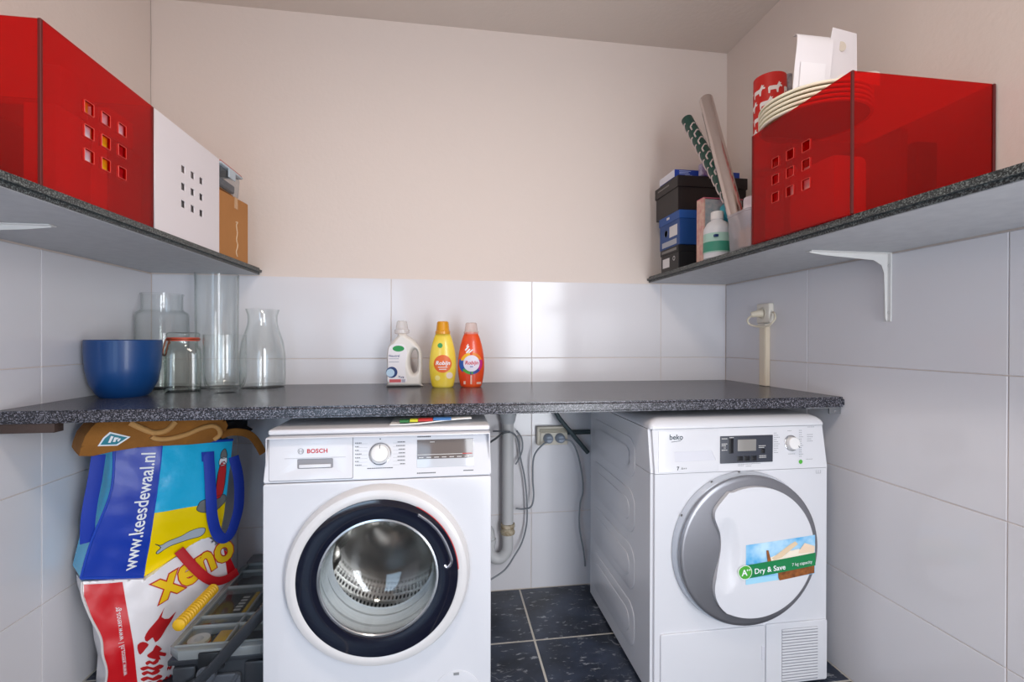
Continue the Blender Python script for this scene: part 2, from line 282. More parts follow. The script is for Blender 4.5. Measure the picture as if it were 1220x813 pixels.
def slate_mat():
    m = bpy.data.materials.new('scratched_navy_floor_tile'); m.use_nodes = True; nt = m.node_tree; b = nt.nodes['Principled BSDF']
    ge = nt.nodes.new('ShaderNodeNewGeometry')
    L = nt.links.new
    def ramp(src, a, b_, c0, c1):
        r = nt.nodes.new('ShaderNodeValToRGB'); r.color_ramp.elements[0].position = a; r.color_ramp.elements[1].position = b_
        r.color_ramp.elements[0].color = c0; r.color_ramp.elements[1].color = c1; L(src, r.inputs['Fac']); return r
    base = nt.nodes.new('ShaderNodeTexNoise'); base.inputs['Scale'].default_value = 7; base.inputs['Detail'].default_value = 8
    L(ge.outputs['Position'], base.inputs['Vector'])
    rb = ramp(base.outputs['Fac'], .35, .7, hx('#161b26'), hx('#3a4356'))
    n1 = nt.nodes.new('ShaderNodeTexNoise'); n1.inputs['Scale'].default_value = 38; n1.inputs['Detail'].default_value = 6; n1.inputs['Roughness'].default_value = .65
    mp = nt.nodes.new('ShaderNodeMapping'); mp.inputs['Scale'].default_value = (.55, 1.4, 1); mp.inputs['Rotation'].default_value = (0, 0, .25)
    L(ge.outputs['Position'], mp.inputs['Vector']); L(mp.outputs['Vector'], n1.inputs['Vector'])
    f1 = ramp(n1.outputs['Fac'], .585, .66, (0, 0, 0, 1), (1, 1, 1, 1))
    n2 = nt.nodes.new('ShaderNodeTexNoise'); n2.inputs['Scale'].default_value = 9; n2.inputs['Detail'].default_value = 3; n2.inputs['Distortion'].default_value = 1.2
    L(ge.outputs['Position'], n2.inputs['Vector'])
    f2 = ramp(n2.outputs['Fac'], .494, .502, (0, 0, 0, 1), (1, 1, 1, 1))
    f2.color_ramp.elements.new(.510).color = (0, 0, 0, 1)
    n3 = nt.nodes.new('ShaderNodeTexNoise'); n3.inputs['Scale'].default_value = 4; L(ge.outputs['Position'], n3.inputs['Vector'])
    f3 = ramp(n3.outputs['Fac'], .5, .62, (0, 0, 0, 1), (1, 1, 1, 1))
    mu = nt.nodes.new('ShaderNodeMath'); mu.operation = 'MULTIPLY'; L(f2.outputs['Color'], mu.inputs[0]); L(f3.outputs['Color'], mu.inputs[1])
    mx = nt.nodes.new('ShaderNodeMath'); mx.operation = 'MAXIMUM'; L(f1.outputs['Color'], mx.inputs[0]); L(mu.outputs[0], mx.inputs[1])
    sc = nt.nodes.new('ShaderNodeMath'); sc.operation = 'MULTIPLY'; sc.inputs[1].default_value = .6; L(mx.outputs[0], sc.inputs[0])
    mix = nt.nodes.new('ShaderNodeMixRGB'); L(sc.outputs[0], mix.inputs[0]); L(rb.outputs['Color'], mix.inputs[1]); mix.inputs[2].default_value = hx('#b9bcc0')
    L(mix.outputs[0], b.inputs['Base Color']); b.inputs['Roughness'].default_value = .32
    bp = nt.nodes.new('ShaderNodeBump'); bp.inputs['Strength'].default_value = .3; bp.inputs['Distance'].default_value = .004
    L(base.outputs['Fac'], bp.inputs['Height']); L(bp.outputs['Normal'], b.inputs['Normal'])
    return m
slate = slate_mat()

# ------------------------------------------------------------ the room
XL, XR, D, YF, ZC = -1.1410, 1.2889, 1.9874, -.8, 2.4225
def struct(o, kind='structure'): o['kind'] = kind; return o
wb = struct(obj('wall_back', box(XL - .12, XR + .12, D + .003, D + .13, -.02, ZC + .1), wall_paint, smooth=False))
wl = struct(obj('wall_left', box(XL - .13, XL - .003, YF - .12, D + .003, -.02, ZC + .1), wall_paint, smooth=False))
wr = struct(obj('wall_right', box(XR + .003, XR + .13, YF - .12, D + .003, -.02, ZC + .1), wall_paint, smooth=False))
struct(obj('ceiling', box(XL - .2, XR + .2, YF - .12, D + .12, ZC, ZC + .1), ceil_paint, smooth=False))
fl = struct(obj('floor', box(XL - .12, XR + .12, YF - .8, D + .12, -.06, -.0015), floor_grout, smooth=False))
# wall behind the camera: window at left, right gap added to light left wall
bm = bmesh.new()
for a in ((XL, -1.06, 0, ZC), (-.44, .58, 0, ZC), (1.27, XR, 0, ZC), (-1.06, -.44, 0, .12), (-1.06, -.44, 1.7, ZC), (.58, 1.27, 1.99, ZC)):
    box(a[0], a[1], YF - .1, YF, a[2], a[3], bm=bm)
struct(obj('wall_front', bm, wall_paint, smooth=False))
# glazed wall tiles, each its own piece, laid in straight columns
rows = [(0.0, .3295), (.3295, .671), (.671, 1.010), (1.010, 1.345)]
G = .0012
_tm = {}
def tile_mesh(w, h):
    k = (round(w, 4), round(h, 4))
    if k not in _tm:
        b = bmesh.new()
        bmesh.ops.create_cube(b, size=1)
        for v in b.verts: v.co = Vector((v.co.x * w, v.co.y * h, v.co.z * .0029))
        es = [e for e in b.edges if all(v.co.z > 0 for v in e.verts)]
        bmesh.ops.bevel(b, geom=es, offset=.0011, segments=1, affect='EDGES')
        me = bpy.data.meshes.new('tile'); b.to_mesh(me); b.free(); me.materials.append(tile_white); _tm[k] = me
    return _tm[k]
def lay(wall, cuts, kind):
    for (z0, z1) in rows:
        for a, b_ in zip(cuts, cuts[1:]):
            o = bpy.data.objects.new('tile', tile_mesh(b_ - a - 2 * G, z1 - z0 - 2 * G)); C.objects.link(o); o.parent = wall
            m, z = (a + b_) / 2, (z0 + z1) / 2; jt = random.uniform(-.0002, .0002)
            tl = random.uniform(-.0008, .0008), random.uniform(-.0008, .0008)
            if kind == 'B': o.location = (m, D + .0015 + jt, z); o.rotation_euler = (PI / 2 + tl[0], 0, tl[1])
            if kind == 'L': o.location = (XL - .0015 + jt, m, z); o.rotation_euler = (PI / 2 + tl[0], 0, PI / 2 + tl[1])
            if kind == 'R': o.location = (XR + .0015 + jt, m, z); o.rotation_euler = (PI / 2 + tl[0], 0, -PI / 2 + tl[1])
lay(wb, [XL, -.827, -.228, .371, .969, XR], 'B')
lay(wl, [YF, -.308, .292, .892, 1.4914, D], 'L')
lay(wr, [YF, -.304, .296, .896, 1.4955, D], 'R')
# sealant line in the left corner, cracked
pts = []
for i in range(22):
    z = 1.36 + i * (ZC - 1.37) / 21; pts.append((XL + .002 + random.uniform(-.0015, .0015) - .003, D + .001, z))
tag(obj('corner_crack', tube(pts, 0.0007, 5, k=1), M('crack_shadow', '#b0a49c', .9), wb), kind=None)
# floor tiles
xs = [XL] + [x for x in [-1.01 + .3325 * i for i in range(7)] if XL + .02 < x < XR - .02] + [XR]
ys = [D - .006 - .3335 * i for i in range(12)]; ys = [D] + [1.642 - .3335 * i for i in range(0, 8)]
_fm = {}
for i, (a, b_) in enumerate(zip(xs, xs[1:])):
    for c_, d_ in zip(ys[1:], ys):
        k = (round(b_ - a, 3), round(d_ - c_, 3))
        if k not in _fm:
            t = box(-(b_ - a) / 2 + .0038, (b_ - a) / 2 - .0038, -(d_ - c_) / 2 + .0038, (d_ - c_) / 2 - .0038, -.008, 0)
            es = [e for e in t.edges if all(v.co.z > -.001 for v in e.verts)]
            bmesh.ops.bevel(t, geom=es, offset=.0012, segments=1, affect='EDGES')
            me = bpy.data.meshes.new('floor_tile'); t.to_mesh(me); t.free(); me.materials.append(slate); _fm[k] = me
        o = bpy.data.objects.new('floor_tile', _fm[k]); C.objects.link(o); o.parent = fl
        o.location = ((a + b_) / 2, (c_ + d_) / 2, random.uniform(-.0004, .0004))
# lamp on the ceiling, above and behind the view
t = thing('ceiling_lamp', 'round white ceiling lamp above the camera', 'lamp', (.05, .4, ZC))
obj('lamp_base', lathe([(0, -.03), (.14, -.03), (.15, -.02), (.15, 0)], (.05, .4, ZC)), plastic_white, t)
obj('lamp_rim', lathe([(.15, -.03), (.17, -.03), (.17, -.06), (.165, -.06), (.165, -.035), (.15, -.035)], (.05, .4, ZC)), chrome, t)

# ------------------------------------------------------------ worktop and shelves
t = thing('worktop', 'long dark speckled laminate worktop running over both laundry machines', 'worktop', (0, 1.66, .872))
b = box(XL + .001, XR - .001, 1.338, D - .0012, .872, .905)
es = [e for e in b.edges if all(v.co.y < 1.35 for v in e.verts) and abs(e.verts[0].co.z - e.verts[1].co.z) < .001]
bmesh.ops.bevel(b, geom=es, offset=.007, segments=3, affect='EDGES')
obj('board', b, worktop_mat, t)
battenm = M('dark_wood_batten', '#453630', .6, bump=.3, bscale=80)
tag(obj('support_batten', box(-1.1405, -1.0, 1.345, 1.375, .8475, .8715, .001), battenm), 'short brown batten under the worktop at the left wall', 'batten')
t = thing('steel_bracket', 'small grey steel bracket under the worktop at the right wall', 'bracket', (1.27, 1.4, .872))
obj('flat_bar', box(1.16, 1.2876, 1.352, 1.372, .867, .8715), M('grey_steel', '#8d8f92', .4, .8), t)
obj('upright_bar', box(1.245, 1.2876, 1.352, 1.356, .849, .867), M('grey_steel'), t)
obj('screw', lathe([(0, -.002), (.004, -.0015), (.004, 0)], (1.265, 1.352, .858), 12, 'y'), chrome, t)

def shelf(name, label, x0, x1, y0, front_left):
    t = thing(name, label, 'shelf', ((x0 + x1) / 2, 1.2, 1.348))
    b = box(x0, x1, y0, D - .0015, 1.3495, 1.376)
    fx = x1 if front_left else x0
    es = [e for e in b.edges if all(abs(v.co.x - fx) < .001 for v in e.verts) and abs(e.verts[0].co.z - e.verts[1].co.z) < .001]
    bmesh.ops.bevel(b, geom=es, offset=.009, segments=4, affect='EDGES')
    obj('board', b, shelf_mat, t)
    obj('underside', box(x0 + (0.002 if front_left else .012), x1 - (.012 if front_left else .002), y0 + .001, D - .003, 1.348, 1.3497), shelf_under, t)
    return t
ls = shelf('wall_shelf', 'speckled dark shelf along the left wall carrying a red and a white box', XL + .0005, -.735, -.3, True)
rs = shelf('wall_shelf', 'speckled dark shelf along the right wall carrying shoe boxes and a red box', .901, XR - .0005, -.3, False)
bracket_m = M('bracket_white', '#d9d7d4', .4)
def bracket(label, wx, s, y):     # s: direction away from the wall
    t = thing('shelf_bracket', label, 'bracket', (wx, y, 1.345))
    def rib(pts, w, h):
        b = tube(pts, .01, 8, flat=(w, h), k=1, up=(0, 1, 0)); return b
    # horizontal arm: channel that tapers to its tip
    prof = [(wx, 1.3475), (wx + s * .262, 1.3475), (wx + s * .258, 1.342), (wx + s * .21, 1.336), (wx + s * .05, 1.326), (wx + s * .024, 1.312), (wx + s * .015, 1.29),
            (wx + s * .010, 1.155), (wx + s * .004, 1.147), (wx, 1.147)]
    b = curve2d([prof], .0012, 0); b = front(b, y); obj('web', b, bracket_m, t, smooth=False)
    arm = bmesh.new()
    box(*(sorted((wx + s * .004, wx + s * .262))), y - .011, y + .011, 1.3445, 1.3477, .001, 1, bm=arm); obj('arm', arm, bracket_m, t)
    up = box(*(sorted((wx, wx + s * .004))), y - .012, y + .012, 1.146, 1.3477, .0012, 1); obj('upright', up, bracket_m, t)
    for z in (1.31, 1.172):
        sc = lathe([(0, -.002), (.003, -.002), (.0042, 0)], (0, 0, 0), 10); sc.transform(Matrix.Translation((wx + s * .0045, y - .006, z)) @ Matrix.Rotation(-s * PI / 2, 4, 'Y') @ Matrix.Scale(-1, 4, (0, 0, 1)))
        obj('screw', sc, M('screw_dark', '#6a6866', .4, .7), t)
bracket('white metal bracket under the right shelf, on the tiled wall', XR - .0002, -1, 1.19)
bracket('white metal bracket under the left shelf, cut by the picture edge', XL + .0002, 1, 1.18)

# ------------------------------------------------------------ washing machine
def pan(x, z, y0=1.27, slope=.036 / .117, zb=.715):
    y = y0
    for _ in range(4): y = y0 + max(0, (CAM_H - (CAM_H - z) * y / y0) - zb) * slope
    return Vector((x * y / y0, y, CAM_H - (CAM_H - z) * y / y0))
WX0, WX1, WY, WB = -.468, .124, 1.27, 1.855
wm = thing('washing_machine', 'white front-loading washing machine with black ringed porthole, left of the pipe', 'washing machine', ((WX0 + WX1) / 2, 1.55, 0))
DC = (-.1735, .466)
b = curve2d([rrect(WX0, WX1, .012, .714, .006), circ(DC[0], DC[1], .214, 64)], .008, .003); front(b, WY + .008)
obj('front_panel', b, white_app, wm)
b = box(WX0 + .001, WX1 - .001, WY + .012, WB, .012, .832, .004, 2)
bmesh.ops.delete(b, geom=[f for f in b.faces if f.calc_center_median().y < WY + .0125 and f.calc_area() > .1], context='FACES')
obj('cabinet', b, white_app, wm)
b = box(WX0, WX1, WY, WY + .2, .7165, .8325, 0)
for v in b.verts:
    if v.co.z > .8 and v.co.y < WY + .1: v.co.y += .036
bmesh.ops.bevel(b, geom=b.edges[:], offset=.003, segments=2, affect='EDGES')
obj('control_panel', b, white_app, wm)
b = box(WX0 + .0005, WX1 - .0005, WY + .031, WB, .834, .849, .006, 3); obj('lid', b, white_app, wm)
for (x, y) in ((WX0 + .05, WY + .06), (WX1 - .05, WY + .06), (WX0 + .05, WB - .06), (WX1 - .05, WB - .06)):
    obj('foot', lathe([(0, 0), (.022, 0), (.022, .006), (.012, .0125)], (x, y, 0), 16), black_pl, wm)
def pslab(poly, off, ext, bev=.001, holes=()):
    """slab on the leaning panel: 2D outline in apparent (x,z)"""
    b = curve2d([poly] + list(holes), ext, bev)
    for v in b.verts:
        d = v.co.z; p = pan(v.co.x, v.co.y); v.co = p + Vector((0, -.955, .295)) * (off + d)
    return b
def ptext(s, size, x, z, off=.0007, **k):
    b = text2d(s, size, **k)
    for v in b.verts: p = pan(v.co.x + x, v.co.y + z); v.co = p + Vector((0, -off, 0))
    return b
obj('drawer_gap', pslab(rrect(-.4535, -.243, .721, .8395, .004), 0, .0006, .0002), M('gap_grey', '#8b8b90', .6), wm)
b = pslab(rrect(-.452, -.2445, .7225, .838, .004), .001, .0025, .001, [rrect(-.383, -.294, .752, .777, .003)])
dr = obj('detergent_drawer', b, white_app, wm)
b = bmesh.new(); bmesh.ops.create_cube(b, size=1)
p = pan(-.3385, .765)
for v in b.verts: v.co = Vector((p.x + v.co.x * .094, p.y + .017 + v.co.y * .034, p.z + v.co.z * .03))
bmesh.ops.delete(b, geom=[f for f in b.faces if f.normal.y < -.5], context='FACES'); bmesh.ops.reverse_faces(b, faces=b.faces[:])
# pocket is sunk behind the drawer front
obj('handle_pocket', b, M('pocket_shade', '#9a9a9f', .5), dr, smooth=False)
b = pslab(rrect(-.378, -.299, .7535, .7625, .002), .003, .003, .001); obj('handle_lip', b, white_app, dr)
b = pslab(rrect(-.414, -.262, .7785, .7805, .0006), .0036, .0008, .0003); obj('drawer_crease', b, M('crease_grey', '#c4c4c8', .5), dr)
obj('maker_lettering', ptext('BOSCH', .0155, -.3325, .7935, .005, bold=.02, space=1.05), red_print, dr)
b = curve2d([circ(-.3735, .799, .0075, 28), circ(-.3735, .799, .0064, 28)], .0003); 
for v in b.verts: pp = pan(v.co.x, v.co.y); v.co = pp + Vector((0, -.005, 0))
b2 = bmesh.new()
for q in ((-.3775, -.3765, .795, .803), (-.3705, -.3695, .795, .803), (-.3775, -.3695, .7985, .7995)): merge(b2, flatpoly([(q[0], q[2]), (q[1], q[2]), (q[1], q[3]), (q[0], q[3])]))
for v in b2.verts: pp = pan(v.co.x, v.co.y); v.co = pp + Vector((0, -.005, 0))
obj('maker_emblem', merge(b, b2), grey_print, dr, smooth=False)
# programme dial
kc = pan(-.1735, .7845)
tilt = Matrix.Translation(kc) @ Matrix.Rotation(-.30, 4, 'X')
b = lathe([(.0295, 0), (.0295, -.003), (.0275, -.004), (.0265, -.001)], (0, 0, 0), 48, 'y'); b.transform(tilt); obj('dial_ring', b, chrome, wm)
b = lathe([(0, -.017), (.019, -.017), (.0215, -.0155), (.0235, -.001), (.0255, 0)], (0, 0, 0), 48, 'y'); b.transform(tilt); kn = obj('dial', b, plastic_white, wm)
b = box(-.0007, .0007, -.0178, -.0165, .013, .023); b.transform(tilt); obj('pointer', b, dark_print, kn)
b = bmesh.new(); b2 = bmesh.new()
def dash(bmx, x0, x1, z, h=.0009):
    q = flatpoly([(x0, z), (x1, z), (x1, z + h), (x0, z + h)])
    for v in q.verts: pp = pan(v.co.x, v.co.y); v.co = pp + Vector((0, -.0006, 0))
    merge(bmx, q)
for i in range(7):
    z = .8125 - i * .0098
    dash(b, -.236, -.2065 - (3 - abs(3 - i)) * .000, z, .0005); dash(b, -.1405, -.108, z, .0005)
    for k in range(random.randint(3, 5)): dash(b2, -.238 + k * .0034, -.2358 + k * .0034, z + .0014, .0026)
    for k in range(random.randint(4, 7)): dash(b2, -.108 - (k + 1) * .0034, -.108 - k * .0034 - .001, z + .0014, .0026)
for k in range(12): dash(b2, -.207 + k * .0056, -.2025 + k * .0056, .7455, .0024)
dash(b2, -.175, -.172, .823, .003)
for k in range(9): dash(b2, -.076 + k * .004, -.073 + k * .004, .826, .003)
for k in range(8): dash(b2, .042 + k * .004, .045 + k * .004, .830, .003)
for k in range(11): dash(b2, -.077 + k * .0046, -.0735 + k * .0046, .7275, .003)
for k in range(6): dash(b2, .048 + k * .0046, .0515 + k * .0046, .7305, .003)
tag(obj('dial_lines', b, grey_print, wm, smooth=False), kind='stuff'); tag(obj('small_print', b2, dark_print, wm, smooth=False), kind='stuff')
# display
b = pslab(rrect(-.0775, .0755, .7435, .8195, .0015), 0, .0012, .0004); dp = obj('display', b, M('display_silver', '#c3c6cc', .12, .0, coat=.6), wm)
b = pslab(rrect(-.0765, .0745, .7665, .8185, .001), .0013, .0006, .0002); obj('display_window', b, M('display_brown_grey', '#6d6562', .1, coat=.5), dp)
b = bmesh.new()
for i in range(7):
    for k in range(3): dash(b, -.072 + i * .0205 + k * .0042, -.0685 + i * .0205 + k * .0042, .7705, .002)
for k in range(4): dash(b, -.042 + k * .003, -.0398 + k * .003, .812, .002)
dash(b, -.0755, .045, .7785, .0013)
for v in b.verts: v.co.y -= .0025
obj('display_legends', b, M('legend_pale', '#d8d6d4', .5), dp, smooth=False)
b = bmesh.new(); dash(b, .045, .0715, .7785, .002)
for v in b.verts: v.co.y -= .0026
obj('display_red_mark', b, red_print, dp, smooth=False)
# porthole door
cx, cz = DC
b = lathe([(.2395, .0035), (.2395, -.004), (.2365, -.018), (.230, -.0275), (.220, -.031), (.2105, -.0305), (.206, -.028)], (cx, WY, cz), 96, 'y')
door = obj('door', b, M('door_ring_white', '#d6d3d2', .3, coat=.3), wm)
b = lathe([(.2065, -.029), (.2055, -.0302), (.19, -.0315), (.165, -.030), (.152, -.0265), (.149, -.022)], (cx, WY, cz), 96, 'y')
obj('black_glass_ring', b, M('navy_black_glass', '#0d1020', .06, coat=.8), door)
b = lathe([(.152, -.026), (.150, -.028), (.1475, -.026), (.1455, -.016), (.1435, .004), (.1385, .030), (.1285, .058), (.1125, .080), (.09, .094), (.05, .103), (0, .105),
           (0, .110), (.052, .108), (.094, .099), (.117, .085), (.1335, .062), (.1435, .032), (.1485, .004), (.1505, -.016), (.152, -.026)], (cx, WY, cz), 80, 'y')
obj('glass_bowl', b, glass, door)
b = lathe([(.1525, -.0262), (.1545, -.0285), (.150, -.0295), (.1475, -.0268)], (cx, WY, cz), 80, 'y'); obj('glass_rim', b, M('rim_silver', '#b8bcc0', .2, .8), door)
# red accent line and grip
def arcstrip(r0, r1, a0, a1, y, taper=False, n=40):
    b = bmesh.new(); A = []; 
    for i in range(n + 1):
        t = math.radians(a0 + (a1 - a0) * i / n); w = math.sin(PI * i / n) ** .5 if taper else 1
        rm, rw = (r0 + r1) / 2, (r1 - r0) / 2 * w
        A.append((b.verts.new((cx + (rm - rw) * math.cos(t), y, cz + (rm - rw) * math.sin(t))), b.verts.new((cx + (rm + rw) * math.cos(t), y, cz + (rm + rw) * math.sin(t)))))
    for p, q in zip(A, A[1:]): b.faces.new((p[0], p[1], q[1], q[0]))
    bmesh.ops.recalc_face_normals(b, faces=b.faces[:]); return b
obj('red_accent', arcstrip(.2065, .2085, 3, 62, WY - .0312), red_print, door)
pts = [(cx + .192 * math.cos(math.radians(a)) * (1 if a > 12 else 1), WY - .032, cz + (.192 if a > 12 else .19) * math.sin(math.radians(a))) for a in (58, 48, 38, 28, 18, 10)]
pts += [(cx + .178, WY - .031, cz + .018), (cx + .170, WY - .030, cz + .024)]
obj('door_grip', tube(pts, .0042, 10, flat=None), M('grip_silver', '#c9ccd4', .15, .9), door)
# rubber gasket and drum behind the glass
b = lathe([(.2135, .010), (.205, .012), (.185, .012), (.170, .018), (.163, .03), (.166, .045), (.158, .055), (.152, .06), (.156, .075), (.148, .085), (.142, .086), (.150, .1)], (cx, WY, cz), 80, 'y')
obj('door_gasket', b, M('gasket_grey', '#c3c9ce', .45), wm)
def drum_mat():
    m = bpy.data.materials.new('perforated_steel'); m.use_nodes = True; nt = m.node_tree; p = nt.nodes['Principled BSDF']; L = nt.links.new
    p.inputs['Metallic'].default_value = 1; p.inputs['Roughness'].default_value = .32
    at = nt.nodes.new('ShaderNodeUVMap'); br = nt.nodes.new('ShaderNodeTexVoronoi'); br.inputs['Randomness'].default_value = 0
    br.inputs['Scale'].default_value = 1; mp = nt.nodes.new('ShaderNodeMapping'); mp.inputs['Scale'].default_value = (120, 22, 1); mp.inputs['Rotation'].default_value = (0, 0, 0)
    L(at.outputs[0], mp.inputs[0]); L(mp.outputs[0], br.inputs['Vector'])
    r = nt.nodes.new('ShaderNodeValToRGB'); r.color_ramp.elements[0].position = .24; r.color_ramp.elements[1].position = .30
    r.color_ramp.elements[0].color = (.02, .02, .02, 1); r.color_ramp.elements[1].color = (.95, .94, .93, 1)
    L(br.outputs['Distance'], r.inputs['Fac']); L(r.outputs['Color'], p.inputs['Base Color'])
    L(r.outputs['Color'], p.inputs['Metallic'])
    bp = nt.nodes.new('ShaderNodeBump'); bp.inputs['Strength'].default_value = .5; bp.inputs['Distance'].default_value = .003
    L(br.outputs['Distance'], bp.inputs['Height']); L(bp.outputs['Normal'], p.inputs['Normal'])
    return m
b = bmesh.new(); uvl = b.loops.layers.uv.new('UVMap'); N = 96; prof = [(.150, .098), (.165, .102), (.222, .112), (.236, .13), (.236, .33), (.228, .345)]
R = [[b.verts.new((cx + r * math.cos(2 * PI * j / N), WY + h, cz + r * math.sin(2 * PI * j / N))) for j in range(N)] for r, h in prof]
for i, (A, B) in enumerate(zip(R, R[1:])):
    for j in range(N):
        k = (j + 1) % N; f = b.faces.new((A[j], A[k], B[k], B[j]))
        for lp, (u, v) in zip(f.loops, ((j, i), (j + 1, i), (j + 1, i + 1), (j, i + 1))): lp[uvl].uv = (u / N, v / 5)
dm = obj('drum', b, drum_mat(), wm)
b = lathe([(.228, .345), (.18, .335), (.12, .350), (.06, .338), (.03, .325), (0, .322)], (cx, WY, cz), 64, 'y'); obj('drum_back', b, steel, dm)
for a in (80, 200, 320):
    t_ = math.radians(a); c1 = Vector((math.cos(t_), 0, math.sin(t_)))
    b = tube([Vector((cx, WY + .14, cz)) + c1 * .222, Vector((cx, WY + .2, cz)) + c1 * .20, Vector((cx, WY + .28, cz)) + c1 * .20, Vector((cx, WY + .33, cz)) + c1 * .225], lambda q: .018 + .012 * math.sin(PI * q), 12)
    obj('drum_paddle', b, steel, dm)
# pump cover
b = curve2d([circ(.030, .118, .066, 56)], .0012, .001); front(b, WY - .0006); pc = obj('pump_cover', b, white_app, wm)
b = curve2d([rrect(.022, .037, .1725, .1795, .0008)], .001, .0003); front(b, WY - .0022); obj('cover_latch', b, M('latch_grey', '#8e8f90', .4), pc)

# leaflet on the washing machine, mostly under the worktop
t = thing('energy_leaflet', 'white paper leaflet with coloured bars lying on top of the washing machine', 'leaflet', (-.06, 1.36, .85))
b = bmesh.new(); A = []
for i in range(13):
    x = -.155 + i * .019; z = .8505 + .012 * math.sin(PI * (i / 12) * .5) ** 2
    A.append([b.verts.new((x, 1.312 + .03 * abs(i / 12 - .35), z)), b.verts.new((x, 1.5, z)), b.verts.new((x, 1.312 + .03 * abs(i / 12 - .35), z + .003)), b.verts.new((x, 1.5, z + .003))])
for p, q in zip(A, A[1:]):
    b.faces.new((p[0], q[0], q[2], p[2])); b.faces.new((p[2], q[2], q[3], p[3])); b.faces.new((p[0], p[1], q[1], q[0]))
obj('sheet', b, M('paper_white', '#e7e6e3', .7), t)
for x, w, c in ((-.128, .026, '#2f6f3a'), (-.1, .022, '#c9c52c'), (-.077, .04, '#b8302c'), (-.035, .05, '#3d6fa8')):
    obj('printed_bar', box(x, x + w, 1.318, 1.34, .8568 + (x + .155) * .045, .8628 + (x + .155) * .045, .0005, 1), M('bar' + c, c, .6), t)

# ------------------------------------------------------------ tumble dryer
X0, X1, Y0, Y1 = .612, 1.209, 1.31, 1.912
def dpan(x, z): return pan(x, z, 1.31, .021 / .13, .687)
dy = thing('tumble_dryer', 'white tumble dryer with grey ringed door and a sticker, in the right corner', 'tumble dryer', ((X0 + X1) / 2, 1.6, 0))
b = box(X0, X1, Y0 + .001, Y1, .012, .6855, 0)
es = [e for e in b.edges if abs(e.verts[0].co.z - e.verts[1].co.z) > .1]
bmesh.ops.bevel(b, geom=es, offset=.010, segments=4, affect='EDGES'); obj('cabinet', b, white_app, dy)
b = box(X0, X1, Y0, Y1, .687, .817, 0)
for v in b.verts:
    if v.co.z > .8:
        if v.co.y < 1.5: v.co.y += .021
es = [e for e in b.edges if abs(e.verts[0].co.z - e.verts[1].co.z) > .1]
bmesh.ops.bevel(b, geom=es, offset=.010, segments=4, affect='EDGES'); obj('control_panel', b, white_app, dy)
b = bmesh.new(); LV = []     # domed lid with rounded corners
lp = rrect(X0 + .001, X1 - .001, Y0 + .018, Y1, .014, 5)
mcx, mcy = (X0 + X1) / 2, (Y0 + Y1) / 2
for ins, z in ((0, .8185), (0, .824), (.004, .833), (.013, .842), (.028, .8485), (.045, .851), (.06, .8515)):
    LV.append([b.verts.new((mcx + (x - mcx) * (1 - ins / .30), mcy + (y - mcy) * (1 - ins / .30), z)) for x, y in lp])
for A, B in zip(LV, LV[1:]):
    for j in range(len(A)): b.faces.new((A[j], A[(j + 1) % len(A)], B[(j + 1) % len(A)], B[j]))
b.faces.new(LV[-1]); bmesh.ops.recalc_face_normals(b, faces=b.faces[:]); obj('lid', b, white_app, dy)
for (x, y) in ((X0 + .05, Y0 + .06), (X1 - .05, Y0 + .06), (X0 + .05, Y1 - .06), (X1 - .05, Y1 - .06)):
    obj('foot', lathe([(0, 0), (.022, 0), (.022, .006), (.012, .0125)], (x, y, 0), 16), black_pl, dy)
# pressed stiffening ribs in the side
for (z0, z1) in ((.63, .765), (.445, .59), (.255, .405), (.065, .215)):
    b = curve2d([rrect(1.435, 1.87, z0, z1, .05, 8)], .0022, .0022, 3); side(b, X0); rb = obj('side_rib', b, white_app, dy)
    b = curve2d([rrect(1.475, 1.83, z0 + .035, z1 - .035, .034, 8)], .002, .002, 3); side(b, X0 - .0022); obj('inner_rib', b, white_app, rb)
def dslab(poly, off, ext, bev=.001, holes=()):
    b = curve2d([poly] + list(holes), ext, bev)
    for v in b.verts:
        d = v.co.z; p = dpan(v.co.x, v.co.y); v.co = p + Vector((0, -.987, .16)) * (off + d)
    return b
def dtext(s, size, x, z, off=.0008, **k):
    b = text2d(s, size, **k)
    for v in b.verts: p = dpan(v.co.x + x, v.co.y + z); v.co = p + Vector((0, -off, 0))
    return b
# water drawer on the left of the panel
b = dslab(rrect(.632, .8265, .691, .816, .003), .0004, .0012, .0006, [[(.686, .7215), (.818, .723), (.803, .7535), (.682, .752)]])
wd = obj('water_drawer', b, white_app, dy)
b = bmesh.new(); q = [dpan(*p) for p in ((.686, .7215), (.818, .723), (.803, .7535), (.682, .752))]
f0 = [b.verts.new(p + Vector((0, .0006, 0))) for p in q]; f1 = [b.verts.new(p + Vector((0, -.0002 , 0))) for p in q]
b.faces.new(f0); bmesh.ops.recalc_face_normals(b, faces=b.faces[:])
for f in b.faces:
    if f.normal.y > 0: f.normal_flip()
bmesh.ops.delete(b, geom=[v for v in f1], context='VERTS')
for v in b.verts: v.co.y -= .0008
obj('grip_recess', b, M('recess_shade', '#cfcfd6', .45), wd, smooth=False)
obj('maker_lettering', dtext('beko', .022, .688, .790, .0024, bold=.018), M('beko_ink', '#4b545c', .5), wd)
b = flatpoly([(.672, .7835), (.700, .7865), (.706, .790), (.706, .7885), (.700, .785), (.672, .782)])
for v in b.verts: p = dpan(v.co.x, v.co.y); v.co = p + Vector((0, -.0024, 0))
obj('lettering_swoosh', b, M('beko_ink'), wd, smooth=False)
obj('capacity_lettering', dtext('7', .0155, .694, .697, .0024, bold=.02), dark_print, wd)
obj('capacity_lettering', dtext('A++', .0105, .7135, .698, .0024), dark_print, wd)
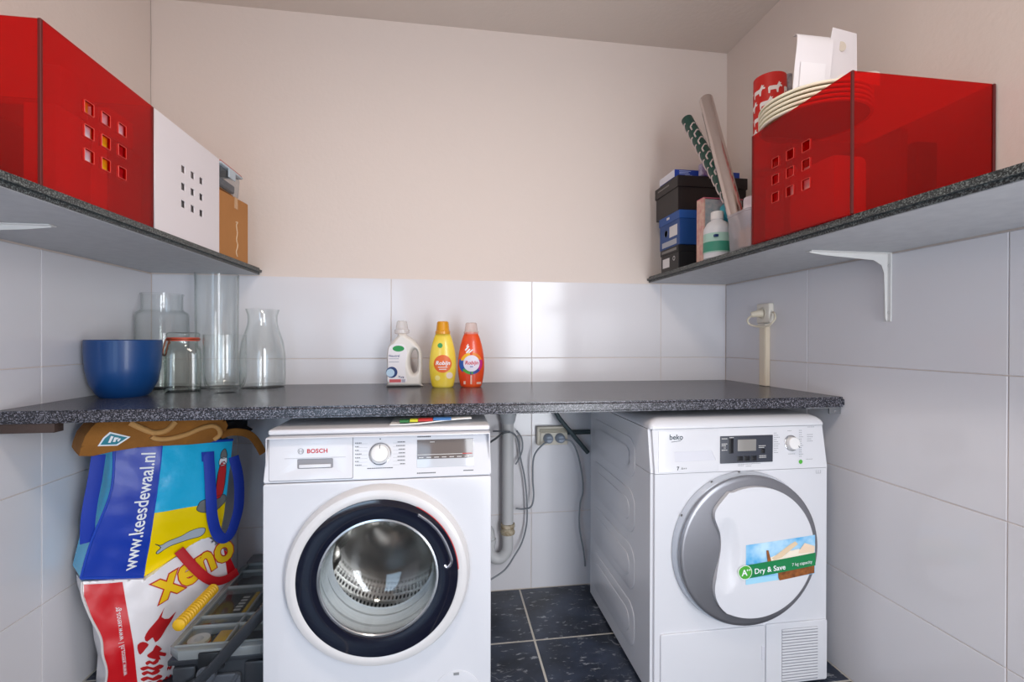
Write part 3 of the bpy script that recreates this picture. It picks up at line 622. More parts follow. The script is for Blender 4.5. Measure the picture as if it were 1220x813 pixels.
# display
b = dslab(rrect(.832, 1.0085, .7115, .7955, .002), .0006, .0018, .0006); dd = obj('display', b, M('display_charcoal', '#383b45', .3), dy)
b = dslab(rrect(.889, .951, .748, .7835, .001), .0026, .0006, .0002); obj('screen', b, M('lcd_grey', '#8a8783', .15), dd)
for q in ((.860, .875, .742, .788), (.887, .907, .7175, .7325), (.910, .930, .7175, .7325), (.933, .953, .7175, .7325), (.968, .981, .739, .7535)):
    b = dslab(rrect(*q, .001), .0026, .0008, .0004); obj('button', b, M('button_black', '#111217', .25), dd)
b = bmesh.new()
def ddash(bmx, x0, x1, z, h=.002, off=.0028):
    q = flatpoly([(x0, z), (x1, z), (x1, z + h), (x0, z + h)])
    for v in q.verts: pp = dpan(v.co.x, v.co.y); v.co = pp + Vector((0, -off, 0))
    merge(bmx, q)
for (x, z, n) in ((.836, .787, 4), (.836, .771, 4), (.836, .766, 3), (.836, .752, 4), (.960, .762, 5), (.960, .757, 4), (.962, .731, 5), (.962, .726, 5), (.862, .790, 3)):
    for k in range(n): ddash(b, x + k * .0048, x + .0038 + k * .0048, z)
for x in (.842, .842):
    for z in (.7575, .7615): ddash(b, x, x + .008, z, .0012)
obj('display_legends', b, M('legend_pale'), dd, smooth=False)
kc = dpan(1.0725, .7675); tilt = Matrix.Translation(kc) @ Matrix.Rotation(-.16, 4, 'X')
b = lathe([(.0245, 0), (.0245, -.003), (.0225, -.004), (.0215, -.001)], (0, 0, 0), 40, 'y'); b.transform(tilt); obj('dial_ring', b, chrome, dy)
b = lathe([(0, -.018), (.017, -.018), (.019, -.0165), (.0205, -.001), (.022, 0)], (0, 0, 0), 40, 'y'); b.transform(tilt); kn = obj('dial', b, plastic_white, dy)
b = box(-.0009, .0009, -.0188, -.0175, -.006, .000); b.transform(tilt @ Matrix.Translation((.010, 0, -.008)) @ Matrix.Rotation(-.8, 4, 'Y')); obj('pointer', b, dark_print, kn)
b = bmesh.new()
for (x, z0, n, w) in ((1.013, .800, 10, 4), (1.100, .806, 13, 3), (1.128, .792, 4, 4)):
    for i in range(n):
        for k in range(random.randint(2, w)): ddash(b, x + k * .0052, x + k * .0052 + .004, z0 - i * .0068, .0017, .0008)
for (x, z, n) in ((1.060, .806, 3), (1.063, .733, 5), (.892, .706, 5), (.892, .702, 4), (.917, .7065, 5), (.918, .700, 4), (.94, .7075, 6), (1.13, .816, 5), (1.125, .7145, 5)):
    for k in range(n): ddash(b, x + k * .0048, x + .0035 + k * .0048, z, .0016, .0008)
tag(obj('small_print', b, grey_print, dy, smooth=False), kind='stuff')
b = flatpoly(circ(1.106, .708, .0068, 24))
for v in b.verts: p = dpan(v.co.x, v.co.y); v.co = p + Vector((0, -.0008, 0))
obj('eco_mark', b, M('eco_green', '#4fa838', .5), dy, smooth=False)
b = bmesh.new()
for q in ((1.160, 1.161, .669, .679), (1.176, 1.177, .669, .679), (1.160, 1.177, .669, .670), (1.168, 1.169, .669, .679)): merge(b, flatpoly([(q[0], q[2]), (q[1], q[2]), (q[1], q[3]), (q[0], q[3])]))
front(b, Y0 - .0004); obj('booklet_mark', b, grey_print, dy, smooth=False)
# door: white back rim, grey metallic ring with an S-shaped grip side, domed white face
ecx, ecz = .907, .4565
b = lathe([(.2345, 0), (.2345, -.010), (.231, -.022), (.222, -.027), (.2, -.028)], (ecx + .003, Y0, ecz - .004), 96, 'y')
dd2 = obj('door', b, M('dryer_rim', '#c9cfd8', .25, .15), dy)
for a in (118, 95, 152):
    q = math.radians(a); b = lathe([(0, -.001), (.004, -.001), (.0042, .002)], (ecx + .003 + .2335 * math.cos(q), Y0 - .010, ecz - .004 + .2335 * math.sin(q)), 12, 'y')
    b.transform(Matrix.Identity(4)); obj('rim_screw', b, M('screw_dark'), dd2)
b = lathe([(.2245, -.026), (.2265, -.030), (.226, -.038), (.222, -.0405), (.214, -.0415), (0, -.0415)], (ecx, Y0, ecz), 96, 'y')
obj('grey_ring', b, M('door_grey_metal', '#8b8b90', .34, .75), dd2)
yf = Y0 - .0415
# white face outline: circle r=.2 shifted, left side cut by an S curve
fc = (ecx + .005, ecz + .001); fr = .1955
pts = []
for i in range(61):
    a = math.radians(-113 + 224 * i / 60); pts.append((fc[0] + fr * math.cos(a), fc[1] + fr * math.sin(a)))
sc_ = [(.828, .640), (.790, .598), (.782, .572), (.790, .545), (.803, .515), (.808, .480), (.803, .445), (.790, .400), (.783, .365), (.786, .335), (.800, .305), (.822, .283)]
sc_ = [(p[0] * 1.0, p[1]) for p in smoothpts([(x, z, 0) for x, z in sc_], 4)]
face = pts + [(x, z) for x, z in sc_ if True]
b = gridcut(flatpoly(face), .008)
def facey(x, z):
    r = math.hypot(x - fc[0], z - fc[1]) / fr
    y = -.013 - .004 * (1 - min(r, 1) ** 2)
    # hand scoop beside the S curve
    u = (x - .822) / .042; w = (z - .455) / .115
    d = max(0, 1 - u * u * .9 - w * w); y += .0145 * d ** 1.2 if d > 0 else 0
    return yf + y
rim = [e for e in b.edges if e.is_boundary]
ext = bmesh.ops.extrude_edge_only(b, edges=rim)
nv = [v for v in ext['geom'] if isinstance(v, bmesh.types.BMVert)]; ns = set(nv)
for v in b.verts: x, z = v.co.x, v.co.y; v.co = Vector((x, yf + .001 if v in ns else facey(x, z), z))
bmesh.ops.recalc_face_normals(b, faces=b.faces[:])
face_o = obj('door_face', b, white_app, dd2, ang=.9)
# sticker on the door
ys_ = lambda x, z: facey(x, z) - .0006
def stk(name, poly, mat, off=0, parent=None, hole=None):
    b = wrap(flatpoly(poly), lambda x, z: facey(x, z) - .0006 - off, .012); return obj(name, b, mat, parent or stq)
def SP(u, v):  # sticker-local 0..1 coordinates
    return (.879 + .231 * u, (.366 + .016 * u) + (.118 - .0 * u) * v)
sky = M('sticker_sky', '#4fa9dd', .35, var='#bfe0f2', vscale=22)
b = wrap(flatpoly([SP(0, 0), SP(1, .0), SP(1, 1), SP(0, 1)]), lambda x, z: facey(x, z) - .0006, .012)
stq = obj('sticker', b, sky, dd2)
stk('sticker_band', [SP(0, 0), SP(.46, 0), SP(.44, .12), SP(0, .16)], M('sticker_pale_blue', '#9fd3ea', .4), .0003)
stk('sticker_basket', [SP(.46, .05), SP(.48, -.02), SP(.99, .02), SP(.99, .25), SP(.45, .25)], M('basket_brown', '#9a5a24', .6, var='#6b3a14', vscale=90), .0006)
tow = [M('towel_cream', '#efe2cf', .8), M('towel_beige', '#e0c6a4', .8), M('towel_peach', '#e9cfb4', .8)]
for i, q in enumerate(([(.34, .45), (.98, .45), (.99, .62), (.8, .7), (.6, .62), (.45, .66), (.33, .6)], [(.36, .58), (.62, .86), (.70, .92), (.74, .84), (.5, .56), (.4, .52)], [(.72, .6), (.84, .84), (.99, .72), (.99, .56)], [(.5, .55), (.62, .7), (.76, .72), (.74, .55)])):
    stk('sticker_towel', [SP(*p) for p in q], tow[i % 3], .0009 + i * .0002)
stk('sticker_wood', [SP(.3, .5), (SP(.28, .8)), SP(.31, .8), SP(.35, .52)], M('basket_brown'), .0018)
stk('sticker_green', [SP(0, .16), SP(1, .22), SP(1, .55), SP(0, .50)], M('sticker_green', '#127c46', .35), .002)
def stext(s, size, u, v, mat, **k):
    b = placed(text2d(s, size, **k), *SP(u, v), .231, .016); obj('sticker_lettering', wrap(b, lambda x, z: facey(x, z) - .0032, .012), mat, stq, smooth=False)
stext('Dry & Save', .0225, .335, .255, white_print, bold=.012)
stext('7 kg capacity', .0135, .80, .30, white_print)
bx_, bz_ = SP(-.015, .33)
stk('sticker_badge', circ(bx_, bz_, .0215, 32), M('badge_edge', '#e8f2e4', .4), .003)
stk('sticker_badge_green', circ(bx_, bz_, .0195, 32), M('badge_green', '#4aa536', .35), .0034)
b = placed(text2d('A', .026, bold=.02), bx_ - .003, bz_ - .009, 1, .07); obj('sticker_lettering', wrap(b, lambda x, z: facey(x, z) - .0046, .012), white_print, stq, smooth=False)
b = placed(text2d('++', .012, bold=.02), bx_ + .010, bz_ + .003, 1, .07); obj('sticker_lettering', wrap(b, lambda x, z: facey(x, z) - .0046, .012), white_print, stq, smooth=False)
# lower flap and grille
b = curve2d([rrect(.640, .984, -.02 + .035, .2035, .006)], .004, .002); front(b, Y0 - .001)
for v in b.verts:
    if v.co.z > .15: v.co.z += (v.co.x - .64) * .0
flap = obj('filter_flap', b, white_app, dy)
obj('flap_catch', front(curve2d([rrect(.971, .982, .098, .142, .001)], .001, .0004), Y0 - .0056), M('recess_shade'), flap)
b = curve2d([rrect(.987, 1.199, .015, .2055, .007)], .004, .002); front(b, Y0 - .001)
gr = obj('grille_panel', b, white_app, dy)
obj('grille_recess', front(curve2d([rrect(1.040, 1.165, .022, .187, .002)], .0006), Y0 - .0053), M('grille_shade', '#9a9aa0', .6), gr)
for i in range(18):
    z = .0265 + i * .0091
    bb = box(1.040, 1.165, Y0 - .0088, Y0 - .0052, z, z + .0056, .0012, 1); obj('slat', bb, white_app, gr)

# ------------------------------------------------------------ pipe, socket, cables on the back wall
pvc = M('pvc_grey_white', '#c8c8c8', .4)
t = thing('drain_pipe', 'pale grey plastic drain pipe with trap between the two machines', 'pipe', (.26, 1.94, .1))
px, py = .261, 1.945
obj('pipe', lathe([(0, .30), (.024, .30), (.024, .75), (0, .75)], (px, py, 0), 28), pvc, t)
obj('coupler', lathe([(.0235, .735), (.028, .735), (.036, .77), (.038, .80), (.038, .868), (.034, .868)], (px, py, 0), 32), M('pvc_grey', '#b9bdc1', .45), t)
obj('collar', lathe([(.024, .262), (.030, .265), (.031, .275), (.0275, .280), (.0275, .290), (.031, .295), (.030, .307), (.0245, .309)], (px, py, 0), 28), M('stained_collar', '#c9bfa9', .6, var='#8f7b5c', vscale=60), t)
obj('trap', tube([(px, py, .265), (px, py, .22), (px - .004, py, .19), (px - .025, py, .165), (px - .05, py, .162), (px - .072, py, .18), (px - .078, py, .215), (px - .078, py, .26), (px - .088, py, .285), (px - .12, py, .29)], .0235, 20), pvc, t)
obj('trap_nut', lathe([(.0235, .225), (.029, .228), (.029, .246), (.0235, .248)], (px - .078, py, 0), 24), pvc, t)
t = thing('double_wall_socket', 'cream double wall socket on the back wall beside the dryer', 'socket', (.46, 1.97, .67))
cream = M('cream_plastic', '#d8d0bf', .4)
obj('housing', box(.391, .524, 1.958, D - .001, .632, .712, .004, 2), cream, t)
obj('rear_rail', box(.400, .52, 1.9545, 1.959, .690, .704, .0015, 1), M('cream_shade', '#a9a290', .5), t)
obj('faceplate', box(.404, .524, 1.951, 1.959, .634, .688, .003, 2), cream, t)
plug_m = M('plug_grey', '#9aa3b0', .45)
for k, xk in enumerate((.437, .489)):
    q = tag(thing('plug', ('grey plug in the left half of the double wall socket', 'grey plug in the right half of the double wall socket')[k], 'plug', (xk, 1.95, .664), group='plugs in the double socket'))
    obj('plug_body', lathe([(0, -.03), (.012, -.03), (.018, -.024), (.021, -.008), (.0215, 0)], (xk, 1.951, .664), 24, 'y'), plug_m, q)
    obj('grip', box(xk - .014, xk + .014, 1.912, 1.924, .661, .667, .002, 1), plug_m, q)
W_ = 1.955
def cable(name, label, pts, r=.0036, mat=cable_grey):
    return tag(obj(name, tube(pts, r, 8, k=8), mat), label, 'cable')
cable('power_cable', 'grey cable hanging from the left plug and looping towards the pipe', [(.437, 1.93, .655), (.405, 1.925, .64), (.372, 1.935, .59), (.368, 1.94, .50), (.372, 1.94, .42), (.36, 1.94, .375), (.325, W_, .362), (.298, W_, .366)])
cable('power_cable', 'grey cable hanging from the right plug down beside the dryer', [(.489, 1.93, .658), (.53, 1.925, .655), (.562, 1.93, .60), (.585, 1.935, .50), (.588, 1.935, .43), (.575, 1.93, .38), (.572, 1.93, .28), (.592, 1.93, .17), (.604, 1.95, .10)])
cable('power_cable', 'long grey cable curving in front of the drain pipe down to the washing machine', [(.20, W_, .70), (.235, 1.905, .708), (.275, 1.905, .700), (.305, W_, .66), (.318, W_, .58), (.335, W_, .50), (.345, W_, .40), (.345, W_, .30), (.325, W_, .22), (.290, 1.94, .17), (.24, 1.90, .13), (.16, 1.88, .095)])
cable('power_cable', 'dark grey cable from the pipe coupler down behind the washing machine', [(.262, 1.90, .706), (.235, 1.90, .702), (.205, 1.92, .675), (.17, 1.93, .65)], .0045, M('cable_dark', '#55585c', .5))
cable('power_cable', 'short grey cable bending back to the right side of the drain pipe', [(.300, W_, .70), (.322, W_, .665), (.325, W_, .62), (.312, W_, .58), (.296, W_, .555)])
hose_m = M('hose_dark_green', '#3f4c50', .5)
tag(obj('slanting_hose', tube([(.44, 1.93, .868), (.468, 1.93, .775), (.53, 1.93, .695), (.61, 1.935, .60)], .0095, 12), hose_m), 'dark green hose slanting down behind the dryer from the worktop', 'hose')
tag(obj('level_hose', tube([(.527, 1.97, .683), (.56, 1.97, .683), (.63, 1.97, .683)], .010, 12), hose_m), 'dark green level pipe stub from the double socket towards the dryer', 'hose')

t = thing('corner_socket', 'white wall socket on the right wall above the worktop', 'socket', (1.28, 1.705, 1.19))
ivory = M('ivory_plastic', '#e3dccf', .4)
obj('housing', box(1.266, XR - .0006, 1.668, 1.742, 1.160, 1.238, .004, 2), ivory, t)
b = lathe([(.021, -.001), (.0225, -.003), (.024, -.001)], (0, 0, 0), 28); b.transform(Matrix.Translation((1.2655, 1.705, 1.199)) @ Matrix.Rotation(PI / 2, 4, 'Y')); obj('outlet_rim', b, cream, t)
t = thing('cream_plug', 'cream plug with a looped cord in the right wall socket', 'plug', (1.24, 1.705, 1.19))
b = tube([(1.264, 1.705, 1.199), (1.246, 1.712, 1.197), (1.228, 1.722, 1.193)], lambda q: .0165 - .005 * q, 16); obj('plug_body', b, M('plug_ivory', '#ddd2bd', .45), t)
obj('cord', tube([(1.232, 1.722, 1.191), (1.222, 1.735, 1.175), (1.232, 1.74, 1.157), (1.245, 1.72, 1.147), (1.255, 1.68, 1.143), (1.262, 1.65, 1.155), (1.27, 1.638, 1.175), (1.275, 1.648, 1.195), (1.28, 1.662, 1.20)], .004, 8), M('plug_ivory'), t)
t = thing('cable_duct', 'narrow cream cable duct from the right wall socket down to the worktop', 'cable duct', (1.275, 1.705, .905))
obj('channel', box(1.268, XR - .0006, 1.688, 1.728, .9055, 1.150, .002, 1), M('duct_cream', '#dccdb6', .5), t)
obj('channel_cover', box(1.2665, 1.2685, 1.693, 1.723, .907, 1.148, .0008, 1), M('duct_cream2', '#e2d5c0', .5), t)
obj('duct_collar', box(1.262, XR - .0006, 1.685, 1.731, 1.1455, 1.1575, .002, 1), ivory, t)

# ------------------------------------------------------------ things on the worktop
ZT = .905
t = thing('blue_bowl', 'matt dark blue round bowl standing on the worktop at the left', 'bowl', (-1.028, 1.652, ZT))
c = (-1.028, 1.652, ZT)
b = lathe([(0, .004), (.048, .003), (.052, 0), (.060, 0), (.070, .010), (.087, .045), (.0955, .09), (.0985, .14), (.0990, .180), (.0965, .182), (.0955, .176), (.0945, .13), (.090, .08), (.078, .04), (.06, .014), (0, .010)], c, 72)
obj('bowl_body', b, M('matt_blue', '#0d3f78', .38, coat=.15), t)
def glassware(name, label, c, prof, mat=glass, n=56):
    t = thing(name, label, 'glass jar' if 'jar' in label else 'vase', c)
    obj('glass_body', lathe(prof, c, n), mat, t); return t
c = (-1.052, 1.898, ZT)
t = glassware('storage_jar', 'large clear glass jar with wide neck behind the blue bowl', c,
    [(0, 0), (.078, 0), (.084, .006), (.084, .27), (.080, .282), (.066, .292), (.064, .30), (.064, .345), (.067, .348), (.067, .353), (.0615, .353), (.0615, .30), (.063, .290), (.077, .279), (.0812, .268), (.0812, .012), (0, .010)])
c = (-.863, 1.900, ZT)
glassware('cylinder_vase', 'tallest clear glass cylinder vase behind the clip-top jar, rising to the shelf', c,
    [(0, 0), (.066, 0), (.069, .004), (.0735, .43), (.0722, .432), (.0705, .428), (.0665, .016), (0, .014)])
c = (-.695, 1.885, ZT)
glassware('glass_carafe', 'clear glass carafe vase with narrowing neck, rightmost of the glassware', c,
    [(0, 0), (.074, 0), (.079, .006), (.080, .05), (.079, .12), (.072, .175), (.056, .225), (.0505, .25), (.051, .275), (.058, .298), (.0565, .299), (.049, .275), (.0485, .25), (.054, .224), (.070, .173), (.077, .118), (.0775, .05), (.076, .012), (0, .010)])
c = (-.752, 1.712, ZT)
glassware('round_glass_vase', 'clear round-bottomed glass vase in front of the carafe', c,
    [(0, 0), (.031, 0), (.035, .003), (.050, .012), (.060, .030), (.0645, .055), (.0655, .10), (.0645, .198), (.0635, .200), (.062, .198), (.0625, .10), (.061, .058), (.056, .034), (.045, .020), (.02, .014), (0, .013)])
# square clip-top jar
cx_, cy_ = -.920, 1.782
t = thing('clip_top_jar', 'square glass clip-top jar with an orange rubber seal beside the blue bowl', 'glass jar', (cx_, cy_, ZT), math.radians(24))
b = bmesh.new(); RR = []
prof = [(.049, 0, 6), (.0535, .005, 6), (.054, .13, 6), (.052, .148, 5), (.045, .162, 2.6), (.043, .170, 2), (.043, .178, 2), (.040, .178, 2), (.040, .168, 2), (.0415, .160, 2.4), (.049, .146, 5), (.0505, .13, 6), (.0505, .010, 6), (.045, .008, 6)]
for r, h, e in prof:
    ring = []
    for j in range(56):
        q = 2 * PI * j / 56 + PI / 4 * 0; cc, ss = math.cos(q), math.sin(q); k = (abs(cc) ** e + abs(ss) ** e) ** (-1 / e)
        ring.append(b.verts.new((r * k * cc, r * k * ss, h)))
    RR.append(ring)
for A, B in zip(RR, RR[1:]):
    for j in range(56): b.faces.new((A[j], A[(j + 1) % 56], B[(j + 1) % 56], B[j]))
b.faces.new(RR[0][::-1]); b.faces.new(RR[-1]); bmesh.ops.recalc_face_normals(b, faces=b.faces[:])
obj('glass_body', b, glass_green, t, local=True)
obj('rubber_seal', lathe([(.041, .178), (.0485, .178), (.0495, .184), (.0485, .190), (.041, .190)], (0, 0, 0), 48), M('orange_rubber', '#c4492c', .5), t, local=True)
obj('glass_lid', lathe([(0, .192), (.046, .191), (.049, .196), (.049, .203), (.044, .208), (.036, .206), (0, .204)], (0, 0, 0), 48), glass_green, t, local=True)
wire = M('rusty_wire', '#7c4a34', .4, .7)
obj('wire_band', tube([(.0505 * math.cos(a * PI / 12), .0505 * math.sin(a * PI / 12), .184) for a in range(24)], .0013, 6, closed=True, k=2), wire, t, local=True)
b = tube([(-.05, -.012, .186), (-.060, -.016, .168), (-.068, -.018, .135), (-.066, -.006, .128), (-.064, .006, .135), (-.056, .010, .168), (-.05, .012, .186)], .0021, 6, k=3)
tube([(-.052, -.016, .174), (-.060, -.012, .160), (-.052, .0, .150)], .0014, 6, b, k=3)
b.transform(Matrix.Rotation(math.radians(35), 4, 'Z')); obj('wire_clip', b, wire, t, local=True)

# detergent bottles
def oval_bottle(name, label, c, prof, sy, mat, capprof, capmat, n=48):
    t = thing(name, label, 'bottle', c)
    obj('bottle_body', lathe(prof, c, n, sy=sy), mat, t)
    obj('cap', lathe(capprof, c, 32), capmat, t)
    return t
def prof_r(prof, h):
    for (r0, h0), (r1, h1) in zip(prof, prof[1:]):
        if h0 <= h <= h1 and h1 > h0: return r0 + (r1 - r0) * (h - h0) / (h1 - h0)
    return prof[-1][0]
def decal(name, t, c, prof, sy, poly, mat, off=.0008, text=None):
    """print wrapped round the front of an oval bottle; poly in (x, height)"""
    b = text or flatpoly(poly)
    def fy(x, z):
        r = max(prof_r(prof, z - c[2]), .001); u = min(.985, abs(x - c[0]) / r); return c[1] - sy * r * math.sqrt(1 - u * u) - off
    return obj(name, wrap(b, fy, .008), mat, t)
robp = [(0, 0), (.036, 0), (.041, .004), (.046, .025), (.0515, .065), (.0515, .10), (.046, .145), (.036, .185), (.0285, .205), (.0265, .212)]
robs = smoothpts([(r, h, 0) for r, h in robp[2:]], 3); robf = robp[:2] + [(v.x, v.y) for v in robs]
robc = robf + [(.02, .214)]
c = (-.0125, 1.81, ZT)
yl = M('yellow_liquid_bottle', '#e8c61c', .3, coat=.4, var='#f0d75e', vscale=14)
t = oval_bottle('detergent_bottle', 'yellow detergent bottle with a golden cap, middle of three on the worktop', c, robc + [(0, .215)], .55, yl,
    [(.0285, .206), (.0290, .216), (.0265, .218), (.0255, .222), (.022, .252), (.018, .255), (0, .255)], M('golden_cap', '#d99416', .35, coat=.3))
P2 = lambda x, h: (c[0] + x, c[2] + h)
decal('label_disc', t, c, robf, .55, circ(*P2(.0, .092), .034, 40), M('label_orange', '#e2661e', .4), .0008)
def rtxt(s, size, x, h, mat, off=.0016, **k): decal('label_lettering', t, c, robf, .55, None, mat, off, text=placed(text2d(s, size, **k), c[0] + x, c[2] + h, 1, 0))
rtxt('Robijn', .0215, 0, .088, white_print, bold=.02, shear=.2)
for i, wd_ in enumerate((.018, .014)): decal('label_line', t, c, robf, .55, [P2(-wd_, .078 - i * .008), P2(wd_, .078 - i * .008), P2(wd_, .0805 - i * .008), P2(-wd_, .0805 - i * .008)], white_print, .0016)
decal('label_leaf', t, c, robf, .55, circ(*P2(-.010, .162), .0095, 24), M('leaf_green', '#3f9a55', .4), .0008)
decal('label_flower', t, c, robf, .55, circ(*P2(.026, .047), .0125, 24), M('flower_white', '#ead7c6', .5), .0009)
decal('label_flower', t, c, robf, .55, circ(*P2(-.02, .038), .010, 24), M('flower_pale', '#f2e08a', .5), .0009)
c = (.0975, 1.815, ZT)
rd = M('orange_red_bottle', '#d8391c', .3, coat=.4, var='#e8571e', vscale=16)
t = oval_bottle('detergent_bottle', 'orange-red detergent bottle with a clear cap, right of three on the worktop', c, robc + [(0, .215)], .55, rd,
    [(.0285, .206), (.0290, .216), (.0265, .218), (.0255, .222), (.022, .248), (.018, .251), (0, .251)], sheer('frosted_cap', (.97, .93, .91, 1), (.8, .74, .7, 1), .8, .1, .35, '#f4e2d8'))
P2 = lambda x, h: (c[0] + x, c[2] + h)
for a0, col in ((100, '#f0b21c'), (160, '#2a55a8'), (215, '#54a53c'), (262, '#2b3f8f'), (320, '#c4267d'), (20, '#e8831c')):
    aa = [math.radians(a0 + i * 8) for i in range(9)]
    R_ = .043 if a0 != 160 else .048
    poly = [P2(R_ * math.cos(q), .093 + R_ * math.sin(q)) for q in aa] + [P2(.028 * math.cos(q), .093 + .028 * math.sin(q)) for q in aa[::-1]]
    decal('label_swirl', t, c, robf, .55, [(min(max(p[0], c[0] - .049), c[0] + .049), p[1]) for p in poly], M('swirl' + col, col, .4), .0008)
decal('label_disc', t, c, robf, .55, circ(*P2(0, .093), .0315, 40), M('label_lilac', '#e3dcea', .4), .0014)
rtxt('Robijn', .020, 0, .089, M('robijn_red', '#cf2a3a', .4), .0022, bold=.02, shear=.2)
decal('label_line', t, c, robf, .55, [P2(-.006, .079), P2(.006, .079), P2(.006, .082), P2(-.006, .082)], M('label_blue', '#3a4aa0', .4), .0022)
for q in ([(-.022, .135), (-.008, .15), (-.004, .146), (-.018, .131)], [(-.026, .145), (-.012, .162), (-.008, .158), (-.022, .141)], [(-.012, .135), (.004, .148), (.006, .144), (-.010, .131)], [(-.02, .158), (-.014, .168), (-.011, .166), (-.017, .156)]):
    decal('label_streak', t, c, robf, .55, [P2(*p) for p in q], white_print, .0008)
for x, w, h in ((-.030, .008, .012), (-.004, .006, .035), (.020, .018, .008)): decal('label_panel', t, c, robf, .55, [P2(x, .012), P2(x + w, .012), P2(x + w, .012 + h), P2(x, .012 + h)], M('label_pink_white', '#e9c3b4', .5), .0010)
# white bottle with a handle hole
c = (-.160, 1.862, ZT)
t = thing('detergent_bottle', 'white detergent bottle with a side handle, left of three on the worktop', 'bottle', c)
out = smoothpts([(-.066, .004, 0), (-.0685, .012, 0), (-.0695, .08, 0), (-.068, .135, 0), (-.060, .165, 0), (-.040, .190, 0), (-.028, .203, 0), (-.027, .212, 0), (.004, .212, 0), (.010, .203, 0), (.034, .188, 0), (.058, .155, 0), (.067, .12, 0), (.068, .05, 0), (.066, .012, 0), (.062, .004, 0)], 4, True)
hole = smoothpts([(.034, .055, 0), (.024, .075, 0), (.022, .110, 0), (.030, .140, 0), (.040, .148, 0), (.047, .135, 0), (.049, .10, 0), (.046, .068, 0)], 4, True)
def pillow(outer, hole_, half, edge, step):
    """solid with one hole whose thickness swells from the outline inwards"""
    loops = [outer, hole_]; segs = [(L[q - 1], L[q]) for L in loops for q in range(len(L))]
    b = bmesh.new(); vs = [b.verts.new((p[0], p[1], 0)) for L in loops for p in L]
    for t3 in tessellate_polygon([[Vector((p[0], p[1], 0)) for p in L] for L in loops]): b.faces.new([vs[q] for q in t3])
    gridcut(b, step)
    def dist(x, z):
        m_ = 1
        for (ax, az), (bx_, bz_) in segs:
            dx, dz = bx_ - ax, bz_ - az; l2 = dx * dx + dz * dz or 1e-9; q = max(0, min(1, ((x - ax) * dx + (z - az) * dz) / l2))
            m_ = min(m_, math.hypot(x - ax - q * dx, z - az - q * dz))
        return m_
    D_ = [(v, dist(v.co.x, v.co.y)) for v in b.verts]
    for v, d_ in D_: v.co = Vector((v.co.x, -half * math.sqrt(max(0, 1 - (1 - min(d_ / edge, 1)) ** 2)), v.co.y))
    o2 = b.copy()
    for v in o2.verts: v.co.y *= -1
    merge(b, o2); bmesh.ops.remove_doubles(b, verts=b.verts[:], dist=2e-5); bmesh.ops.recalc_face_normals(b, faces=b.faces[:]); return b
b = pillow([(p.x, p.y) for p in out], [(p.x, p.y) for p in hole], .0335, .015, .004)
b.transform(Matrix.Translation(c)); lo_ = min(v.co.z for v in b.verts)
for v in b.verts: v.co.z += ZT - lo_
obj('bottle_body', b, M('ivory_bottle', '#dfdad3', .32, coat=.3), t, ang=1.2)
obj('cap', lathe([(.0245, .207), (.0285, .210), (.0285, .222), (.024, .226), (.020, .254), (.016, .258), (0, .258)], (c[0] - .012, c[1], ZT), 32), sheer('clear_cap', (.97, .96, .95, 1), (.8, .79, .77, 1), .8, .1, .35, '#f2eeea'), t)
b = curve2d([[(p.x, p.y) for p in smoothpts([(-.058, .020, 0), (-.060, .06, 0), (-.060, .14, 0), (-.044, .165, 0), (0.0, .165, 0), (.010, .13, 0), (.004, .09, 0), (.006, .05, 0), (.006, .020, 0)], 4, True)]], .0006); 
front(b, 0); b.transform(Matrix.Translation((c[0], c[1] - .0345, ZT))); lb = obj('label', b, M('label_pale', '#e6e2e4', .45), t)
def nl(name, poly, mat, off=.0006, hole_=None):
    b = flatpoly(poly) if not isinstance(poly, bmesh.types.BMesh) else poly
    front(b, c[1] - .0352 - off); b.transform(Matrix.Translation((c[0], 0, ZT))); obj(name, b, mat, lb, smooth=False)
nl('label_green', [( -.022 + .022 * math.cos(q * PI / 12), .1495 + .0115 * math.sin(q * PI / 12)) for q in range(24)], M('label_green', '#1d9147', .4))
nl('label_lettering', placed(text2d('Neutral', .0135, bold=.012), -.038, .117, 1, 0), M('neutral_ink', '#5a5f8c', .5))
for i in range(2): nl('label_line', [(-.058, .109 - i * .012), (-.02, .109 - i * .012), (-.02, .1115 - i * .012), (-.058, .1115 - i * .012)], M('label_grey', '#a9a9b8', .5))
nl('label_drop', circ(-.047, .058, .0215, 32), M('label_navy', '#22386f', .4)); nl('label_drop_centre', circ(-.052, .056, .0155, 32), M('label_ice', '#b9d3e6', .4), .0010)
nl('label_lettering', placed(text2d('75,6%', .0095, bold=.02), -.012, .036, 1, -.15), M('label_navy'), .0008)
nl('label_red', [(-.056, .019), (-.012, .019), (-.012, .031), (-.056, .031)], M('label_red', '#c65a5f', .5)); nl('label_grey_box', [(-.010, .019), (.004, .019), (.004, .031), (-.010, .031)], M('label_grey'))

